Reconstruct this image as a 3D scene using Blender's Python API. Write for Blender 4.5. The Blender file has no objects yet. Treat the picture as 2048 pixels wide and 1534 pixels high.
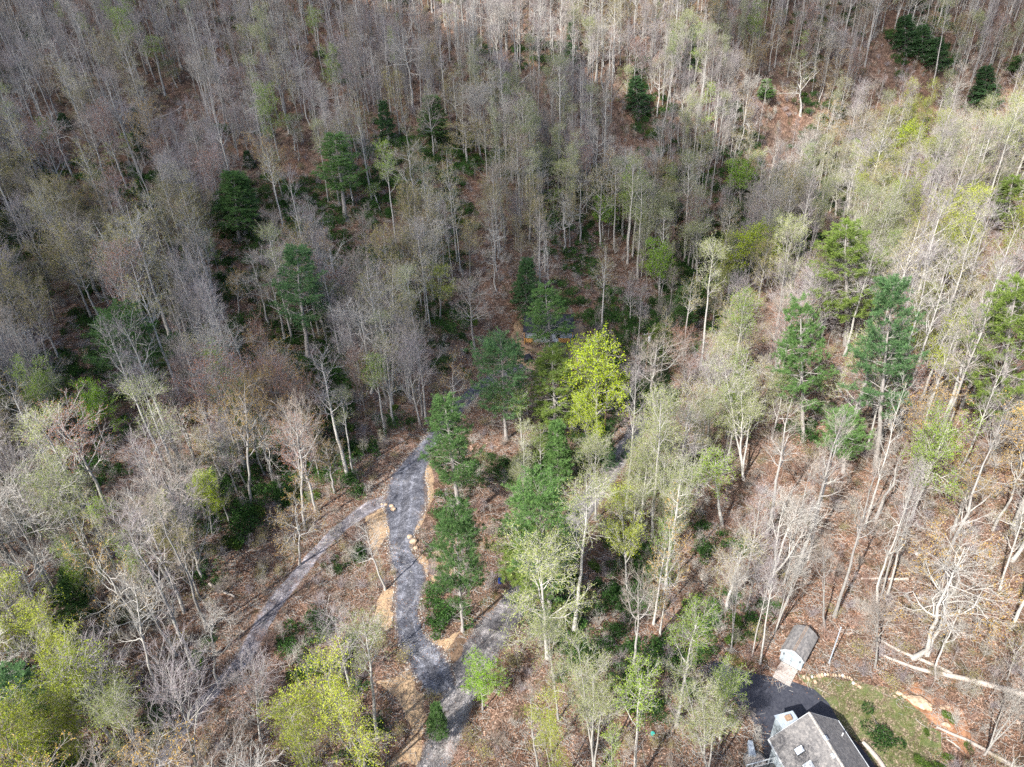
import bpy, math, random
import numpy as np
from mathutils import Vector, Matrix

# ------------------------------------------------------------------ camera, world, sun, exposure
S = bpy.context.scene
COL = S.collection
CAM_Z = 75.0
PITCH = math.radians(33.7)
ROLL = math.radians(2.84)
FPX = 1421.0
cam_data = bpy.data.cameras.new("camera")
cam_data.sensor_width = 36.0
cam_data.lens = FPX / 2048.0 * 36.0
cam_data.clip_start = 0.5
cam_data.clip_end = 3000.0
cam = bpy.data.objects.new("camera", cam_data)
COL.objects.link(cam)
F_ = np.array([0, math.cos(PITCH), -math.sin(PITCH)])
U0 = np.array([0, math.sin(PITCH), math.cos(PITCH)])
R0 = np.array([1.0, 0, 0])
RV = math.cos(ROLL) * R0 - math.sin(ROLL) * U0
UV = math.sin(ROLL) * R0 + math.cos(ROLL) * U0
CAMPOS = np.array([0.0, 0.0, CAM_Z])
cam.matrix_world = Matrix([[RV[0], UV[0], -F_[0], 0], [RV[1], UV[1], -F_[1], 0],
                           [RV[2], UV[2], -F_[2], CAM_Z], [0, 0, 0, 1]])
S.camera = cam

SUN_EL = math.radians(44.0)
SUN_H = np.array([-0.66, -0.75])
SUN_H /= np.linalg.norm(SUN_H)
SUN_DIR = np.array([SUN_H[0] * math.cos(SUN_EL), SUN_H[1] * math.cos(SUN_EL), math.sin(SUN_EL)])
world = bpy.data.worlds.new("World")
S.world = world
world.use_nodes = True
wn = world.node_tree
sky = wn.nodes.new("ShaderNodeTexSky")
sky.sky_type = 'NISHITA'
sky.sun_disc = False
sky.sun_elevation = SUN_EL
sky.sun_rotation = math.atan2(SUN_H[0], SUN_H[1])
sky.air_density = 1.0
sky.dust_density = 2.5
bg = wn.nodes["Background"]
bg.inputs["Strength"].default_value = 0.15
wn.links.new(sky.outputs[0], bg.inputs[0])
sun_data = bpy.data.lights.new("sun", 'SUN')
sun_data.energy = 5.0
sun_data.angle = math.radians(0.5)
sun_data.color = (1.0, 0.95, 0.88)
sun = bpy.data.objects.new("sun", sun_data)
COL.objects.link(sun)
sun.rotation_euler = Vector(SUN_DIR.tolist()).to_track_quat('Z', 'Y').to_euler()
S.view_settings.view_transform = 'Standard'
S.view_settings.look = 'None'
S.view_settings.gamma = 1.0
S.view_settings.use_curve_mapping = False
S.view_settings.exposure = 1.07
S.render.engine = 'CYCLES'
S.cycles.max_bounces = 5
S.cycles.diffuse_bounces = 2
S.cycles.transparent_max_bounces = 8
S.cycles.use_denoising = False
S.render.film_transparent = False

rng = np.random.default_rng(7)
random.seed(7)

# ------------------------------------------------------------------ pixel helpers (photo pixels, 2048 x 1534)
def ray(px, py):
    d = F_ + (px - 1024) / FPX * RV + (767 - py) / FPX * UV
    return d / np.linalg.norm(d)

def project(p):
    v = np.asarray(p, float) - CAMPOS
    z = v @ F_
    return np.stack([1024 + FPX * (v @ RV) / z, 767 - FPX * (v @ UV) / z], -1)

def depth_of(p):
    return (np.asarray(p, float) - CAMPOS) @ F_

# ------------------------------------------------------------------ terrain height field
CTRL = [
 (0,-60,2),(0,20,0),(0,60,0),(0,100,-0.5),(8,128,0.5),(5,150,9),(5,170,19),(5,200,33),(5,235,54),(5,270,76),(0,330,110),(0,400,140),
 (-60,20,0),(-60,60,2),(-30,90,1.5),(-70,100,6),(-45,130,7),(-90,130,13),(-100,165,28),(-50,165,20),(-50,200,36),(-120,200,46),(-60,235,57),
 (-140,235,66),(-150,300,105),(-160,100,18),(-200,180,48),(-150,20,8),(-280,100,40),(-250,330,120),(-120,-60,8),(-280,-60,30),(-120,410,140),
 (20,80,-2),(17,105,-4.5),(25,125,-5),(34,150,-3.5),(48,174,0),(86,195,-1),(132,214,7),(190,230,24),
 (40,100,3),(60,110,7),(80,80,12),(70,60,8),(40,30,0.5),(60,40,4),(64,150,4),(87,157,12.5),(112,163,23),(150,165,34),(110,100,22),
 (120,50,22),(60,130,6),(90,130,15),(30,45,0),(200,150,48),(200,60,45),(100,-60,12),(280,-60,50),(290,150,70),
 (70,235,40),(120,245,37),(170,260,44),(100,290,66),(180,300,68),(60,200,19),(120,400,130),(280,330,110),(280,240,60),
]
CT = np.array(CTRL, float)
def _tps(r2):
    return 0.5 * r2 * np.log(r2 + 1e-9)
_n = len(CT)
_K = _tps(((CT[:, None, :2] - CT[None, :, :2]) ** 2).sum(-1)) + np.eye(_n) * 60.0
_P = np.c_[np.ones(_n), CT[:, :2]]
_A = np.block([[_K, _P], [_P.T, np.zeros((3, 3))]])
_W = np.linalg.solve(_A, np.r_[CT[:, 2], 0, 0, 0])
GX0, GX1, GY0, GY1 = -300, 300, -100, 420
gx = np.arange(GX0, GX1 + 1.0)
gy = np.arange(GY0, GY1 + 1.0)
NX, NY = len(gx), len(gy)
XX, YY = np.meshgrid(gx, gy)
_q = np.c_[XX.ravel(), YY.ravel()]
H = _W[_n] + _q @ _W[_n + 1:]
for _i in range(_n):
    H += _W[_i] * _tps(((_q - CT[_i, :2]) ** 2).sum(-1))
H = H.reshape(NY, NX)

def vnoise(x, y, wl, seed):
    """smooth value noise in -1..1, wavelength wl"""
    r = np.random.default_rng(seed).uniform(-1, 1, (256, 256))
    u = np.asarray(x) / wl; v = np.asarray(y) / wl
    i = np.floor(u).astype(int); j = np.floor(v).astype(int)
    a = u - i; b = v - j
    a = a * a * (3 - 2 * a); b = b * b * (3 - 2 * b)
    g = lambda p, q: r[p % 256, q % 256]
    return (g(i, j) * (1 - a) + g(i + 1, j) * a) * (1 - b) + (g(i, j + 1) * (1 - a) + g(i + 1, j + 1) * a) * b

def zt(x, y):
    """height on the same triangles the ground mesh has"""
    x = np.clip(np.asarray(x, float), GX0, GX1 - 1e-6); y = np.clip(np.asarray(y, float), GY0, GY1 - 1e-6)
    i = np.floor(x - GX0).astype(int); j = np.floor(y - GY0).astype(int)
    a = x - GX0 - i; b = y - GY0 - j
    h00 = H[j, i]; h10 = H[j, i + 1]; h01 = H[j + 1, i]; h11 = H[j + 1, i + 1]
    lo = h00 + a * (h10 - h00) + b * (h11 - h10)      # triangle 00,10,11
    hi = h00 + b * (h01 - h00) + a * (h11 - h01)      # triangle 00,11,01
    return np.where(a >= b, lo, hi)

def G(px, py):
    """ground point seen at a photo pixel"""
    d = ray(px, py)
    t = 20.0
    prev = t
    while t < 700:
        p = CAMPOS + t * d
        if p[2] < float(zt(p[0], p[1])):
            a, b = prev, t
            for _ in range(20):
                m = 0.5 * (a + b); q = CAMPOS + m * d
                if q[2] < float(zt(q[0], q[1])): b = m
                else: a = m
            return CAMPOS + b * d
        prev = t; t += 1.0
    return CAMPOS + 300 * d

def atz(px, py, z):
    d = ray(px, py)
    return CAMPOS + d * ((z - CAM_Z) / d[2])

def smooth_line(pts, step=1.0):
    """Catmull-Rom through rows of any width"""
    P = np.array(pts, float)
    P = np.vstack([2 * P[0] - P[1], P, 2 * P[-1] - P[-2]])
    out = []
    for i in range(1, len(P) - 2):
        n = max(2, int(np.linalg.norm(P[i + 1][:2] - P[i][:2]) / step))
        for k in range(n):
            t = k / n
            out.append(0.5 * ((2 * P[i]) + (-P[i - 1] + P[i + 1]) * t + (2 * P[i - 1] - 5 * P[i] + 4 * P[i + 1] - P[i + 2]) * t * t
                              + (-P[i - 1] + 3 * P[i] - 3 * P[i + 1] + P[i + 2]) * t ** 3))
    out.append(P[-2])
    return np.array(out)

# ------------------------------------------------------------------ road lines in photo pixels -> world
def road_poly(pix, step=1.0):
    rows = []
    for (x, y, w) in pix:
        g = G(x, y)
        rows.append((g[0], g[1], w * depth_of(g) / FPX))
    L = smooth_line(rows, step)
    T = np.gradient(L[:, :2], axis=0); T /= np.linalg.norm(T, axis=1)[:, None]
    N = np.c_[-T[:, 1], T[:, 0]]
    return L, np.vstack([L[:, :2] + N * L[:, 2:3] / 2, (L[:, :2] - N * L[:, 2:3] / 2)[::-1]])

def pix_poly(pts):
    return np.array([G(x, y)[:2] for x, y in pts])

MAIN = [(835,1600,62),(872,1520,66),(905,1430,72),(938,1345,80),(985,1265,78),(1042,1190,66),(1108,1100,58),(1165,1020,52),(1215,950,46),(1258,885,40),(1290,830,30)]
DRIVE = [(888,1385,56),(860,1330,74),(824,1278,56),(814,1215,50),(822,1155,62),(800,1100,46),(806,1050,64),(812,1000,88),(816,955,72),(846,903,42),(880,862,34),(915,818,34),(955,778,33),(1003,748,32),(1050,728,30)]
TRACK = [(800,1000,36),(752,1006,36),(704,1040,32),(650,1085,30),(596,1150,34),(552,1205,40),(515,1268,40),(482,1325,34),(432,1378,32),(395,1420,32),(350,1475,32),(300,1550,32)]
ASPH = [(1394,1341),(1420,1322),(1440,1320),(1486,1341),(1551,1356),(1584,1362),(1629,1378),(1657,1405),(1677,1440),(1708,1481),(1735,1511),(1752,1534),(1800,1610),(1560,1640),(1530,1520),(1522,1482),(1503,1477),(1512,1450),(1482,1418),(1452,1389)]
PATH_TOP = [(255,40,7),(400,34,7),(560,42,7),(700,60,7),(820,76,7),(920,84,8),(1000,92,8),(1080,100,8)]
SOIL = {
 'straw_right': [(846,925),(870,918),(866,960),(868,1000),(850,1045),(815,1072),(808,1062),(845,1018),(850,985),(845,950)],
 'straw_island': [(733,1020),(752,1008),(775,1008),(785,1022),(784,1050),(768,1090),(752,1110),(740,1090),(728,1055)],
 'straw_left': [(768,1180),(788,1180),(786,1215),(783,1265),(765,1255),(752,1215)],
 'straw_mid': [(832,1108),(848,1116),(856,1150),(844,1148),(832,1130)],
 'straw_bank': [(866,1090),(905,1060),(920,1085),(900,1150),(880,1205),(868,1210),(862,1140)],
 'straw_tip': [(846,1280),(868,1275),(890,1285),(920,1262),(912,1282),(885,1302),(862,1300)],
 'straw_road_end': [(838,1450),(858,1420),(832,1360),(818,1330),(800,1350),(760,1360),(800,1420),(820,1470),(780,1534),(845,1534)],
 'straw_site': [(1030,640),(1042,640),(1052,700),(1078,745),(1040,735),(1012,715),(1020,680)],
 'straw_site_right': [(1148,650),(1165,645),(1170,700),(1160,740),(1130,735),(1140,700)],
}
L_main, P_main = road_poly(MAIN)
L_drive, P_drive = road_poly(DRIVE)
L_track, P_track = road_poly(TRACK)
L_ptop, P_ptop = road_poly(PATH_TOP)
P_asph = pix_poly(ASPH)
LAWN = [(1600,1352),(1640,1350),(1700,1360),(1760,1372),(1800,1385),(1850,1430),(1880,1470),(1900,1534),(1910,1600),(1800,1610),(1752,1534),(1708,1481),(1677,1440),(1657,1405),(1629,1378)]
P_lawn = pix_poly(LAWN)

def inside(poly, x, y):
    x = np.asarray(x); y = np.asarray(y)
    c = np.zeros(x.shape, bool)
    x0, y0 = poly[:, 0], poly[:, 1]
    x1, y1 = np.roll(x0, -1), np.roll(y0, -1)
    for a, b, e, f in zip(x0, y0, x1, y1):
        if b == f: continue
        hit = ((b > y) != (f > y)) & (x < (e - a) * (y - b) / (f - b) + a)
        c ^= hit
    return c

def near_line(poly, x, y, closed=True):
    """distance and nearest point on the polygon's outline"""
    x = np.asarray(x, float); y = np.asarray(y, float)
    best = np.full(x.shape, 1e9); bx = x.copy(); by = y.copy()
    n = len(poly)
    for i in range(n if closed else n - 1):
        ax, ay = poly[i][:2]; cx, cy = poly[(i + 1) % n][:2]
        dx, dy = cx - ax, cy - ay
        L2 = dx * dx + dy * dy + 1e-12
        t = np.clip(((x - ax) * dx + (y - ay) * dy) / L2, 0, 1)
        qx, qy = ax + t * dx, ay + t * dy
        d = np.hypot(x - qx, y - qy)
        m = d < best
        best = np.where(m, d, best); bx = np.where(m, qx, bx); by = np.where(m, qy, by)
    return best, bx, by

# relief: uneven forest floor, flat benches cut for the roads
_fx, _fy = XX, YY
rough = 0.45 * vnoise(_fx, _fy, 9, 1) + 0.22 * vnoise(_fx, _fy, 4, 2) + 0.10 * vnoise(_fx, _fy, 2, 3) + 1.2 * vnoise(_fx, _fy, 26, 4)
calm = np.ones_like(H)
_vis = (np.abs(XX) < 120) & (YY > -10) & (YY < 200)
for L in (L_main, L_drive, L_track):
    d, bx, by = near_line(L[::2, :2], XX[_vis], YY[_vis], closed=False)
    hw = 2.6
    # level across the road, blend out into a short bank
    hr = zt(bx, by)
    w = np.clip((6.5 - d) / 3.0, 0, 1); w = w * w * (3 - 2 * w)
    tmp = H[_vis]; tmp = tmp * (1 - w) + hr * w; H[_vis] = tmp
    c = calm[_vis]; c = np.minimum(c, np.clip((d - 3.0) / 4.0, 0, 1)); calm[_vis] = c
for P in (P_asph, P_lawn):
    d, bx, by = near_line(P, XX[_vis], YY[_vis])
    ins = inside(P, XX[_vis], YY[_vis])
    c = calm[_vis]; c = np.minimum(c, np.where(ins, 0.0, np.clip(d / 5.0, 0, 1))); calm[_vis] = c
H = H + rough * calm
SITE = np.array([8.5, 125.0])
_site = G(1100, 690); SITE = _site[:2]
_d = np.hypot(XX - SITE[0], YY - SITE[1])
_w = np.clip((16 - _d) / 7.0, 0, 1); _w = _w * _w * (3 - 2 * _w)
H = H * (1 - _w) + _site[2] * _w

# ------------------------------------------------------------------ mesh helpers
def np_mesh(name, V, Fa, mats=(), mat_idx=None, smooth=False):
    me = bpy.data.meshes.new(name)
    V = np.asarray(V, np.float32); Fa = np.asarray(Fa, np.int32)
    k = Fa.shape[1]
    me.vertices.add(len(V)); me.vertices.foreach_set("co", V.ravel())
    me.loops.add(Fa.size); me.loops.foreach_set("vertex_index", Fa.ravel())
    me.polygons.add(len(Fa))
    me.polygons.foreach_set("loop_start", np.arange(0, Fa.size, k, dtype=np.int32))
    me.polygons.foreach_set("loop_total", np.full(len(Fa), k, np.int32))
    for m in mats: me.materials.append(m)
    if mat_idx is not None: me.polygons.foreach_set("material_index", np.asarray(mat_idx, np.int32))
    if smooth: me.polygons.foreach_set("use_smooth", np.ones(len(Fa), bool))
    me.update(calc_edges=True)
    return me

def link(name, data, parent=None, loc=None, rot=None):
    o = bpy.data.objects.new(name, data)
    COL.objects.link(o)
    if parent is not None: o.parent = parent
    if loc is not None: o.location = tuple(float(v) for v in loc)
    if rot is not None: o.rotation_euler = rot
    return o

def tag(o, label=None, cat=None, group=None, kind=None):
    if label: o["label"] = label
    if cat: o["category"] = cat
    if group: o["group"] = group
    if kind: o["kind"] = kind
    return o

class MB:
    """collects simple solids, builds ONE mesh"""
    def __init__(s): s.v = []; s.f = []
    def add(s, V, Fs):
        b = len(s.v); s.v += [tuple(map(float, p)) for p in V]; s.f += [tuple(b + i for i in f) for f in Fs]
    def box(s, c, size, rz=0.0, M=None):
        x, y, z = [q / 2 for q in size]
        P = [Vector((a, b, d)) for a in (-x, x) for b in (-y, y) for d in (-z, z)]
        R = M if M is not None else Matrix.Rotation(rz, 3, 'Z')
        s.add([R @ p + Vector(c) for p in P], [(0,1,3,2),(4,6,7,5),(0,4,5,1),(2,3,7,6),(0,2,6,4),(1,5,7,3)])
    def hexa(s, a, b):
        """two quads (lists of 4 points), bottom and top"""
        s.add(list(a) + list(b), [(3,2,1,0),(4,5,6,7),(0,1,5,4),(1,2,6,5),(2,3,7,6),(3,0,4,7)])
    def tube(s, pts, rads, k=8):
        V, Fc = tubes(np.array([pts], float), np.array([rads], float), k, quads=True, cap=True)
        s.add(V, Fc)
    def rock(s, c, size, seed, rz=0):
        r = random.Random(seed)
        P = []; n = 7
        for lv, (zz, rr) in enumerate(((-.5, .8), (-.05, 1.0), (.32, .8), (.5, .42))):
            for i in range(n):
                a = 2 * math.pi * i / n + lv * .2 + rz
                q = rr * (1 + r.uniform(-.2, .2))
                P.append((c[0] + math.cos(a) * q * size[0] / 2, c[1] + math.sin(a) * q * size[1] / 2, c[2] + (zz + r.uniform(-.06, .06)) * size[2]))
        Fc = [tuple(range(n - 1, -1, -1)), tuple(range(3 * n, 4 * n))]
        for lv in range(3):
            for i in range(n):
                j = (i + 1) % n
                Fc.append((lv * n + i, lv * n + j, (lv + 1) * n + j, (lv + 1) * n + i))
        s.add(P, Fc)
    def build(s, name, mat, parent=None, bevel=0.0, loc=None, smooth=False):
        me = bpy.data.meshes.new(name)
        me.from_pydata(s.v, [], s.f); me.materials.append(mat)
        if smooth: me.polygons.foreach_set("use_smooth", [True] * len(me.polygons))
        me.update()
        o = link(name, me, parent, loc)
        if bevel:
            b = o.modifiers.new("bevel", 'BEVEL'); b.width = bevel; b.segments = 2; b.limit_method = 'ANGLE'
        return o

def unit(v):
    return v / (np.linalg.norm(v, axis=-1, keepdims=True) + 1e-12)

def tubes(P, R, k, quads=False, cap=False):
    """P (m,n,3) polylines, R (m,n) radii -> vertices, triangles"""
    m, n, _ = P.shape
    T = np.gradient(P, axis=1) if n > 2 else np.repeat((P[:, 1:2] - P[:, 0:1]), 2, 1)
    T = unit(T)
    ref = np.where(np.abs(T[..., 2:3]) < 0.9, np.array([0, 0, 1.0]), np.array([1.0, 0, 0]))
    A = unit(np.cross(T, ref)); B = np.cross(T, A)
    an = np.arange(k) * 2 * math.pi / k
    V = P[:, :, None, :] + R[:, :, None, None] * (np.cos(an)[None, None, :, None] * A[:, :, None, :] + np.sin(an)[None, None, :, None] * B[:, :, None, :])
    V = V.reshape(-1, 3)
    base = (np.arange(m) * n * k)[:, None, None] + (np.arange(n - 1) * k)[None, :, None]
    i = np.arange(k); j = (i + 1) % k
    a = base + i; b = base + j; c = b + k; d = a + k
    Q = np.stack([a, b, c, d], -1).reshape(-1, 4)
    if quads:
        Fc = [tuple(q) for q in Q]
        if cap:
            for q in range(m):
                Fc.append(tuple(range(q * n * k + k - 1, q * n * k - 1, -1)))
                Fc.append(tuple(range(q * n * k + (n - 1) * k, q * n * k + n * k)))
        return V, Fc
    return V, np.vstack([Q[:, [0, 1, 2]], Q[:, [0, 2, 3]]])

# ------------------------------------------------------------------ materials
def mat(name):
    m = bpy.data.materials.new(name); m.use_nodes = True
    nt = m.node_tree
    return m, nt, nt.nodes["Principled BSDF"]

def N(nt, t, **kw):
    n = nt.nodes.new(t)
    for k, v in kw.items():
        if k in n.inputs: n.inputs[k].default_value = v
        else: setattr(n, k, v)
    return n

def ramp(nt, src, stops):
    r = nt.nodes.new("ShaderNodeValToRGB")
    cr = r.color_ramp
    while len(cr.elements) < len(stops): cr.elements.new(0.5)
    for e, (p, c) in zip(cr.elements, stops):
        e.position = p; e.color = (*c, 1) if len(c) == 3 else c
    nt.links.new(src, r.inputs[0])
    return r

def mixc(nt, fac, a, b, mode='MIX'):
    n = nt.nodes.new("ShaderNodeMix"); n.data_type = 'RGBA'; n.blend_type = mode
    def put(v, s):
        if isinstance(v, (int, float)): s.default_value = v
        elif isinstance(v, tuple): s.default_value = (*v, 1)
        else: nt.links.new(v, s)
    put(fac, n.inputs[0]); put(a, n.inputs[6]); put(b, n.inputs[7])
    return n.outputs[2]

def noise(nt, co, scale, detail=4, rough_=0.6, dist=0.0):
    n = N(nt, "ShaderNodeTexNoise", Scale=scale, Detail=detail, Roughness=rough_, Distortion=dist)
    nt.links.new(co, n.inputs["Vector"])
    return n.outputs["Fac"]

def bump(nt, h, bsdf, strength=0.5, dist=0.05):
    b = N(nt, "ShaderNodeBump", Strength=strength, Distance=dist)
    nt.links.new(h, b.inputs["Height"]); nt.links.new(b.outputs[0], bsdf.inputs["Normal"])

def geo_pos(nt): return nt.nodes.new("ShaderNodeNewGeometry").outputs["Position"]
def obj_co(nt): return nt.nodes.new("ShaderNodeTexCoord").outputs["Object"]

def m_two(name, c1, c2, scale, rough_=0.85, detail=5, bump_s=0.4, bump_d=0.03, spec=0.2, stops=(0.35, 0.65)):
    m, nt, b = mat(name)
    co = geo_pos(nt)
    f = noise(nt, co, scale, detail)
    r = ramp(nt, f, [(stops[0], c1), (stops[1], c2)])
    nt.links.new(r.outputs[0], b.inputs["Base Color"])
    b.inputs["Roughness"].default_value = rough_
    b.inputs["Specular IOR Level"].default_value = spec
    if bump_s: bump(nt, f, b, bump_s, bump_d)
    return m

def m_ground():
    m, nt, b = mat("leaf_litter")
    co = geo_pos(nt)
    vor = N(nt, "ShaderNodeTexVoronoi", Scale=8.5); nt.links.new(co, vor.inputs["Vector"])
    hs = nt.nodes.new("ShaderNodeSeparateColor"); nt.links.new(vor.outputs["Color"], hs.inputs[0])
    leaf = ramp(nt, hs.outputs[0], [(0.0, (0.055, 0.038, 0.030)), (0.35, (0.112, 0.076, 0.058)), (0.7, (0.178, 0.122, 0.094)), (0.93, (0.29, 0.20, 0.16)), (1.0, (0.48, 0.39, 0.33))])
    mid = noise(nt, co, 0.9, 6, 0.7)
    r2 = ramp(nt, mid, [(0.3, (0.55, 0.5, 0.48)), (0.62, (1.1, 1.08, 1.05))])
    c = mixc(nt, 1.0, leaf.outputs[0], r2.outputs[0], 'MULTIPLY')
    big = noise(nt, co, 0.11, 4, 0.6)
    r3 = ramp(nt, big, [(0.38, (1.12, 1.0, 0.93)), (0.62, (0.88, 0.94, 0.96))])
    c = mixc(nt, 0.8, c, r3.outputs[0], 'MULTIPLY')
    dr = noise(nt, co, 0.22, 7, 0.8, 2.0)
    rd = ramp(nt, dr, [(0.36, (0.62, 0.64, 0.66)), (0.50, (1, 1, 1)), (0.64, (1.38, 1.34, 1.30))])
    c = mixc(nt, 1.0, c, rd.outputs[0], 'MULTIPLY')
    # dark humus and moss in patches
    soil = noise(nt, co, 0.35, 5, 0.7)
    rs = ramp(nt, soil, [(0.56, (0, 0, 0)), (0.68, (1, 1, 1))])
    c = mixc(nt, rs.outputs[0], c, (0.060, 0.052, 0.030))
    ms = noise(nt, co, 0.5, 6, 0.75, 0.5)
    rm = ramp(nt, ms, [(0.56, (0, 0, 0)), (0.68, (1, 1, 1))])
    fine = noise(nt, co, 7.0, 3)
    rf = ramp(nt, fine, [(0.45, (0, 0, 0)), (0.6, (1, 1, 1))])
    k = mixc(nt, 1.0, rm.outputs[0], rf.outputs[0], 'MULTIPLY')
    c = mixc(nt, k, c, (0.075, 0.095, 0.030))
    # orange clay showing where the painted mask says bare soil
    at = N(nt, "ShaderNodeAttribute", attribute_name="clay")
    cn = noise(nt, co, 1.3, 5, 0.7)
    mth = N(nt, "ShaderNodeMath", operation='MULTIPLY_ADD'); nt.links.new(cn, mth.inputs[0]); mth.inputs[1].default_value = 1.4; mth.inputs[2].default_value = -1.2
    add = N(nt, "ShaderNodeMath", operation='ADD', use_clamp=True); nt.links.new(mth.outputs[0], add.inputs[0]); nt.links.new(at.outputs["Fac"], add.inputs[1])
    clay = ramp(nt, cn, [(0.3, (0.19, 0.098, 0.055)), (0.7, (0.33, 0.19, 0.115))])
    c = mixc(nt, add.outputs[0], c, clay.outputs[0])
    nt.links.new(c, b.inputs["Base Color"])
    b.inputs["Roughness"].default_value = 0.95
    b.inputs["Specular IOR Level"].default_value = 0.1
    hm = mixc(nt, 0.5, hs.outputs[1], mid)
    bump(nt, hm, b, 0.8, 0.12)
    return m

def m_gravel(name, dark, light, tint2, sc=1.0):
    m, nt, b = mat(name)
    co = geo_pos(nt)
    v = N(nt, "ShaderNodeTexVoronoi", Scale=14.0); nt.links.new(co, v.inputs["Vector"])
    hs = nt.nodes.new("ShaderNodeSeparateColor"); nt.links.new(v.outputs["Color"], hs.inputs[0])
    st = ramp(nt, hs.outputs[0], [(0.0, dark), (0.75, light), (1.0, tuple(min(0.7, q * 1.7) for q in light))])
    big = noise(nt, co, 0.42 * sc, 8, 0.72, 1.6)
    r = ramp(nt, big, [(0.34, (0.48, 0.48, 0.52)), (0.5, (0.95, 0.95, 0.97)), (0.64, (1.9, 1.88, 1.86))])
    c = mixc(nt, 1.0, st.outputs[0], r.outputs[0], 'MULTIPLY')
    md = noise(nt, co, 0.9, 5, 0.7)
    rm = ramp(nt, md, [(0.58, (0, 0, 0)), (0.72, (0.7, 0.7, 0.7))])
    c = mixc(nt, rm.outputs[0], c, tint2)
    # wheel ruts worn pale, leaves and soil blown in over the edges
    ao = N(nt, "ShaderNodeAttribute", attribute_name="offset"); ae = N(nt, "ShaderNodeAttribute", attribute_name="edge")
    wob = noise(nt, co, 0.5, 3)
    sm = N(nt, "ShaderNodeMath", operation='MULTIPLY_ADD'); nt.links.new(wob, sm.inputs[0]); sm.inputs[1].default_value = .9; nt.links.new(ao.outputs["Fac"], sm.inputs[2])
    dv = N(nt, "ShaderNodeMath", operation='MULTIPLY'); nt.links.new(sm.outputs[0], dv.inputs[0]); dv.inputs[1].default_value = .25
    rr_ = ramp(nt, dv.outputs[0], [(0.10, (0.80, 0.79, 0.78)), (0.22, (0.84, 0.83, 0.82)), (0.31, (1.32, 1.32, 1.33)), (0.40, (1.0, 1.0, 1.0)), (0.60, (0.86, 0.86, 0.87))])
    c = mixc(nt, .8, c, rr_.outputs[0], 'MULTIPLY')
    en = noise(nt, co, 1.6, 7, 0.75)
    es = N(nt, "ShaderNodeMath", operation='MULTIPLY_ADD'); nt.links.new(en, es.inputs[0]); es.inputs[1].default_value = .9; nt.links.new(ae.outputs["Fac"], es.inputs[2])
    ed = N(nt, "ShaderNodeMath", operation='MULTIPLY_ADD', use_clamp=True); nt.links.new(es.outputs[0], ed.inputs[0]); ed.inputs[1].default_value = 4.0; ed.inputs[2].default_value = -5.0
    brn = ramp(nt, hs.outputs[2], [(0.0, (0.06, 0.042, 0.032)), (0.6, (0.15, 0.105, 0.08)), (1.0, (0.30, 0.22, 0.17))])
    c = mixc(nt, ed.outputs[0], c, brn.outputs[0])
    nt.links.new(c, b.inputs["Base Color"])
    b.inputs["Roughness"].default_value = 0.92
    b.inputs["Specular IOR Level"].default_value = 0.2
    bump(nt, hs.outputs[1], b, 0.6, 0.05)
    return m

def m_bark(name, c1, c2, lichen=(0.42, 0.44, 0.38)):
    m, nt, b = mat(name)
    oi = nt.nodes.new("ShaderNodeObjectInfo")
    co = obj_co(nt)
    mp = N(nt, "ShaderNodeMapping"); mp.inputs["Scale"].default_value = (5, 5, 0.9); nt.links.new(co, mp.inputs[0])
    f = noise(nt, mp.outputs[0], 2.0, 5, 0.7)
    base = ramp(nt, oi.outputs["Random"], [(0.0, c1), (1.0, c2)])
    r = ramp(nt, f, [(0.3, (0.62, 0.61, 0.60)), (0.65, (1.2, 1.2, 1.2))])
    c = mixc(nt, 1.0, base.outputs[0], r.outputs[0], 'MULTIPLY')
    g = noise(nt, co, 1.1, 4, 0.6)
    rg = ramp(nt, g, [(0.52, (0, 0, 0)), (0.66, (0.6, 0.6, 0.6))])
    c = mixc(nt, rg.outputs[0], c, lichen)
    nt.links.new(c, b.inputs["Base Color"])
    b.inputs["Roughness"].default_value = 0.9
    b.inputs["Specular IOR Level"].default_value = 0.15
    return m

def m_twig(name, c1, c2):
    m, nt, b = mat(name)
    oi = nt.nodes.new("ShaderNodeObjectInfo")
    gi = nt.nodes.new("ShaderNodeNewGeometry")
    a = ramp(nt, oi.outputs["Random"], [(0.0, c1), (1.0, c2)])
    r = ramp(nt, gi.outputs["Random Per Island"], [(0.0, (0.85, 0.85, 0.85)), (1.0, (1.12, 1.12, 1.12))])
    c = mixc(nt, 1.0, a.outputs[0], r.outputs[0], 'MULTIPLY')
    nt.links.new(c, b.inputs["Base Color"])
    b.inputs["Roughness"].default_value = 0.85
    b.inputs["Specular IOR Level"].default_value = 0.15
    return m

def m_leaf(name, c1, c2, trans=0.35, tv=0.25):
    m = bpy.data.materials.new(name); m.use_nodes = True
    nt = m.node_tree; nt.nodes.remove(nt.nodes["Principled BSDF"])
    out = nt.nodes["Material Output"]
    gi = nt.nodes.new("ShaderNodeNewGeometry"); oi = nt.nodes.new("ShaderNodeObjectInfo")
    r = ramp(nt, gi.outputs["Random Per Island"], [(0.0, c1), (1.0, c2)])
    ro = ramp(nt, oi.outputs["Random"], [(0.0, (1 - tv, 1 - tv, 1 - tv)), (1.0, (1 + tv, 1 + tv * 0.8, 1 + tv * 0.4))])
    c = mixc(nt, 1.0, r.outputs[0], ro.outputs[0], 'MULTIPLY')
    d = nt.nodes.new("ShaderNodeBsdfDiffuse"); t = nt.nodes.new("ShaderNodeBsdfTranslucent"); mx = nt.nodes.new("ShaderNodeMixShader")
    nt.links.new(c, d.inputs[0]); nt.links.new(c, t.inputs[0]); mx.inputs[0].default_value = trans
    nt.links.new(d.outputs[0], mx.inputs[1]); nt.links.new(t.outputs[0], mx.inputs[2]); nt.links.new(mx.outputs[0], out.inputs[0])
    return m

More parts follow.
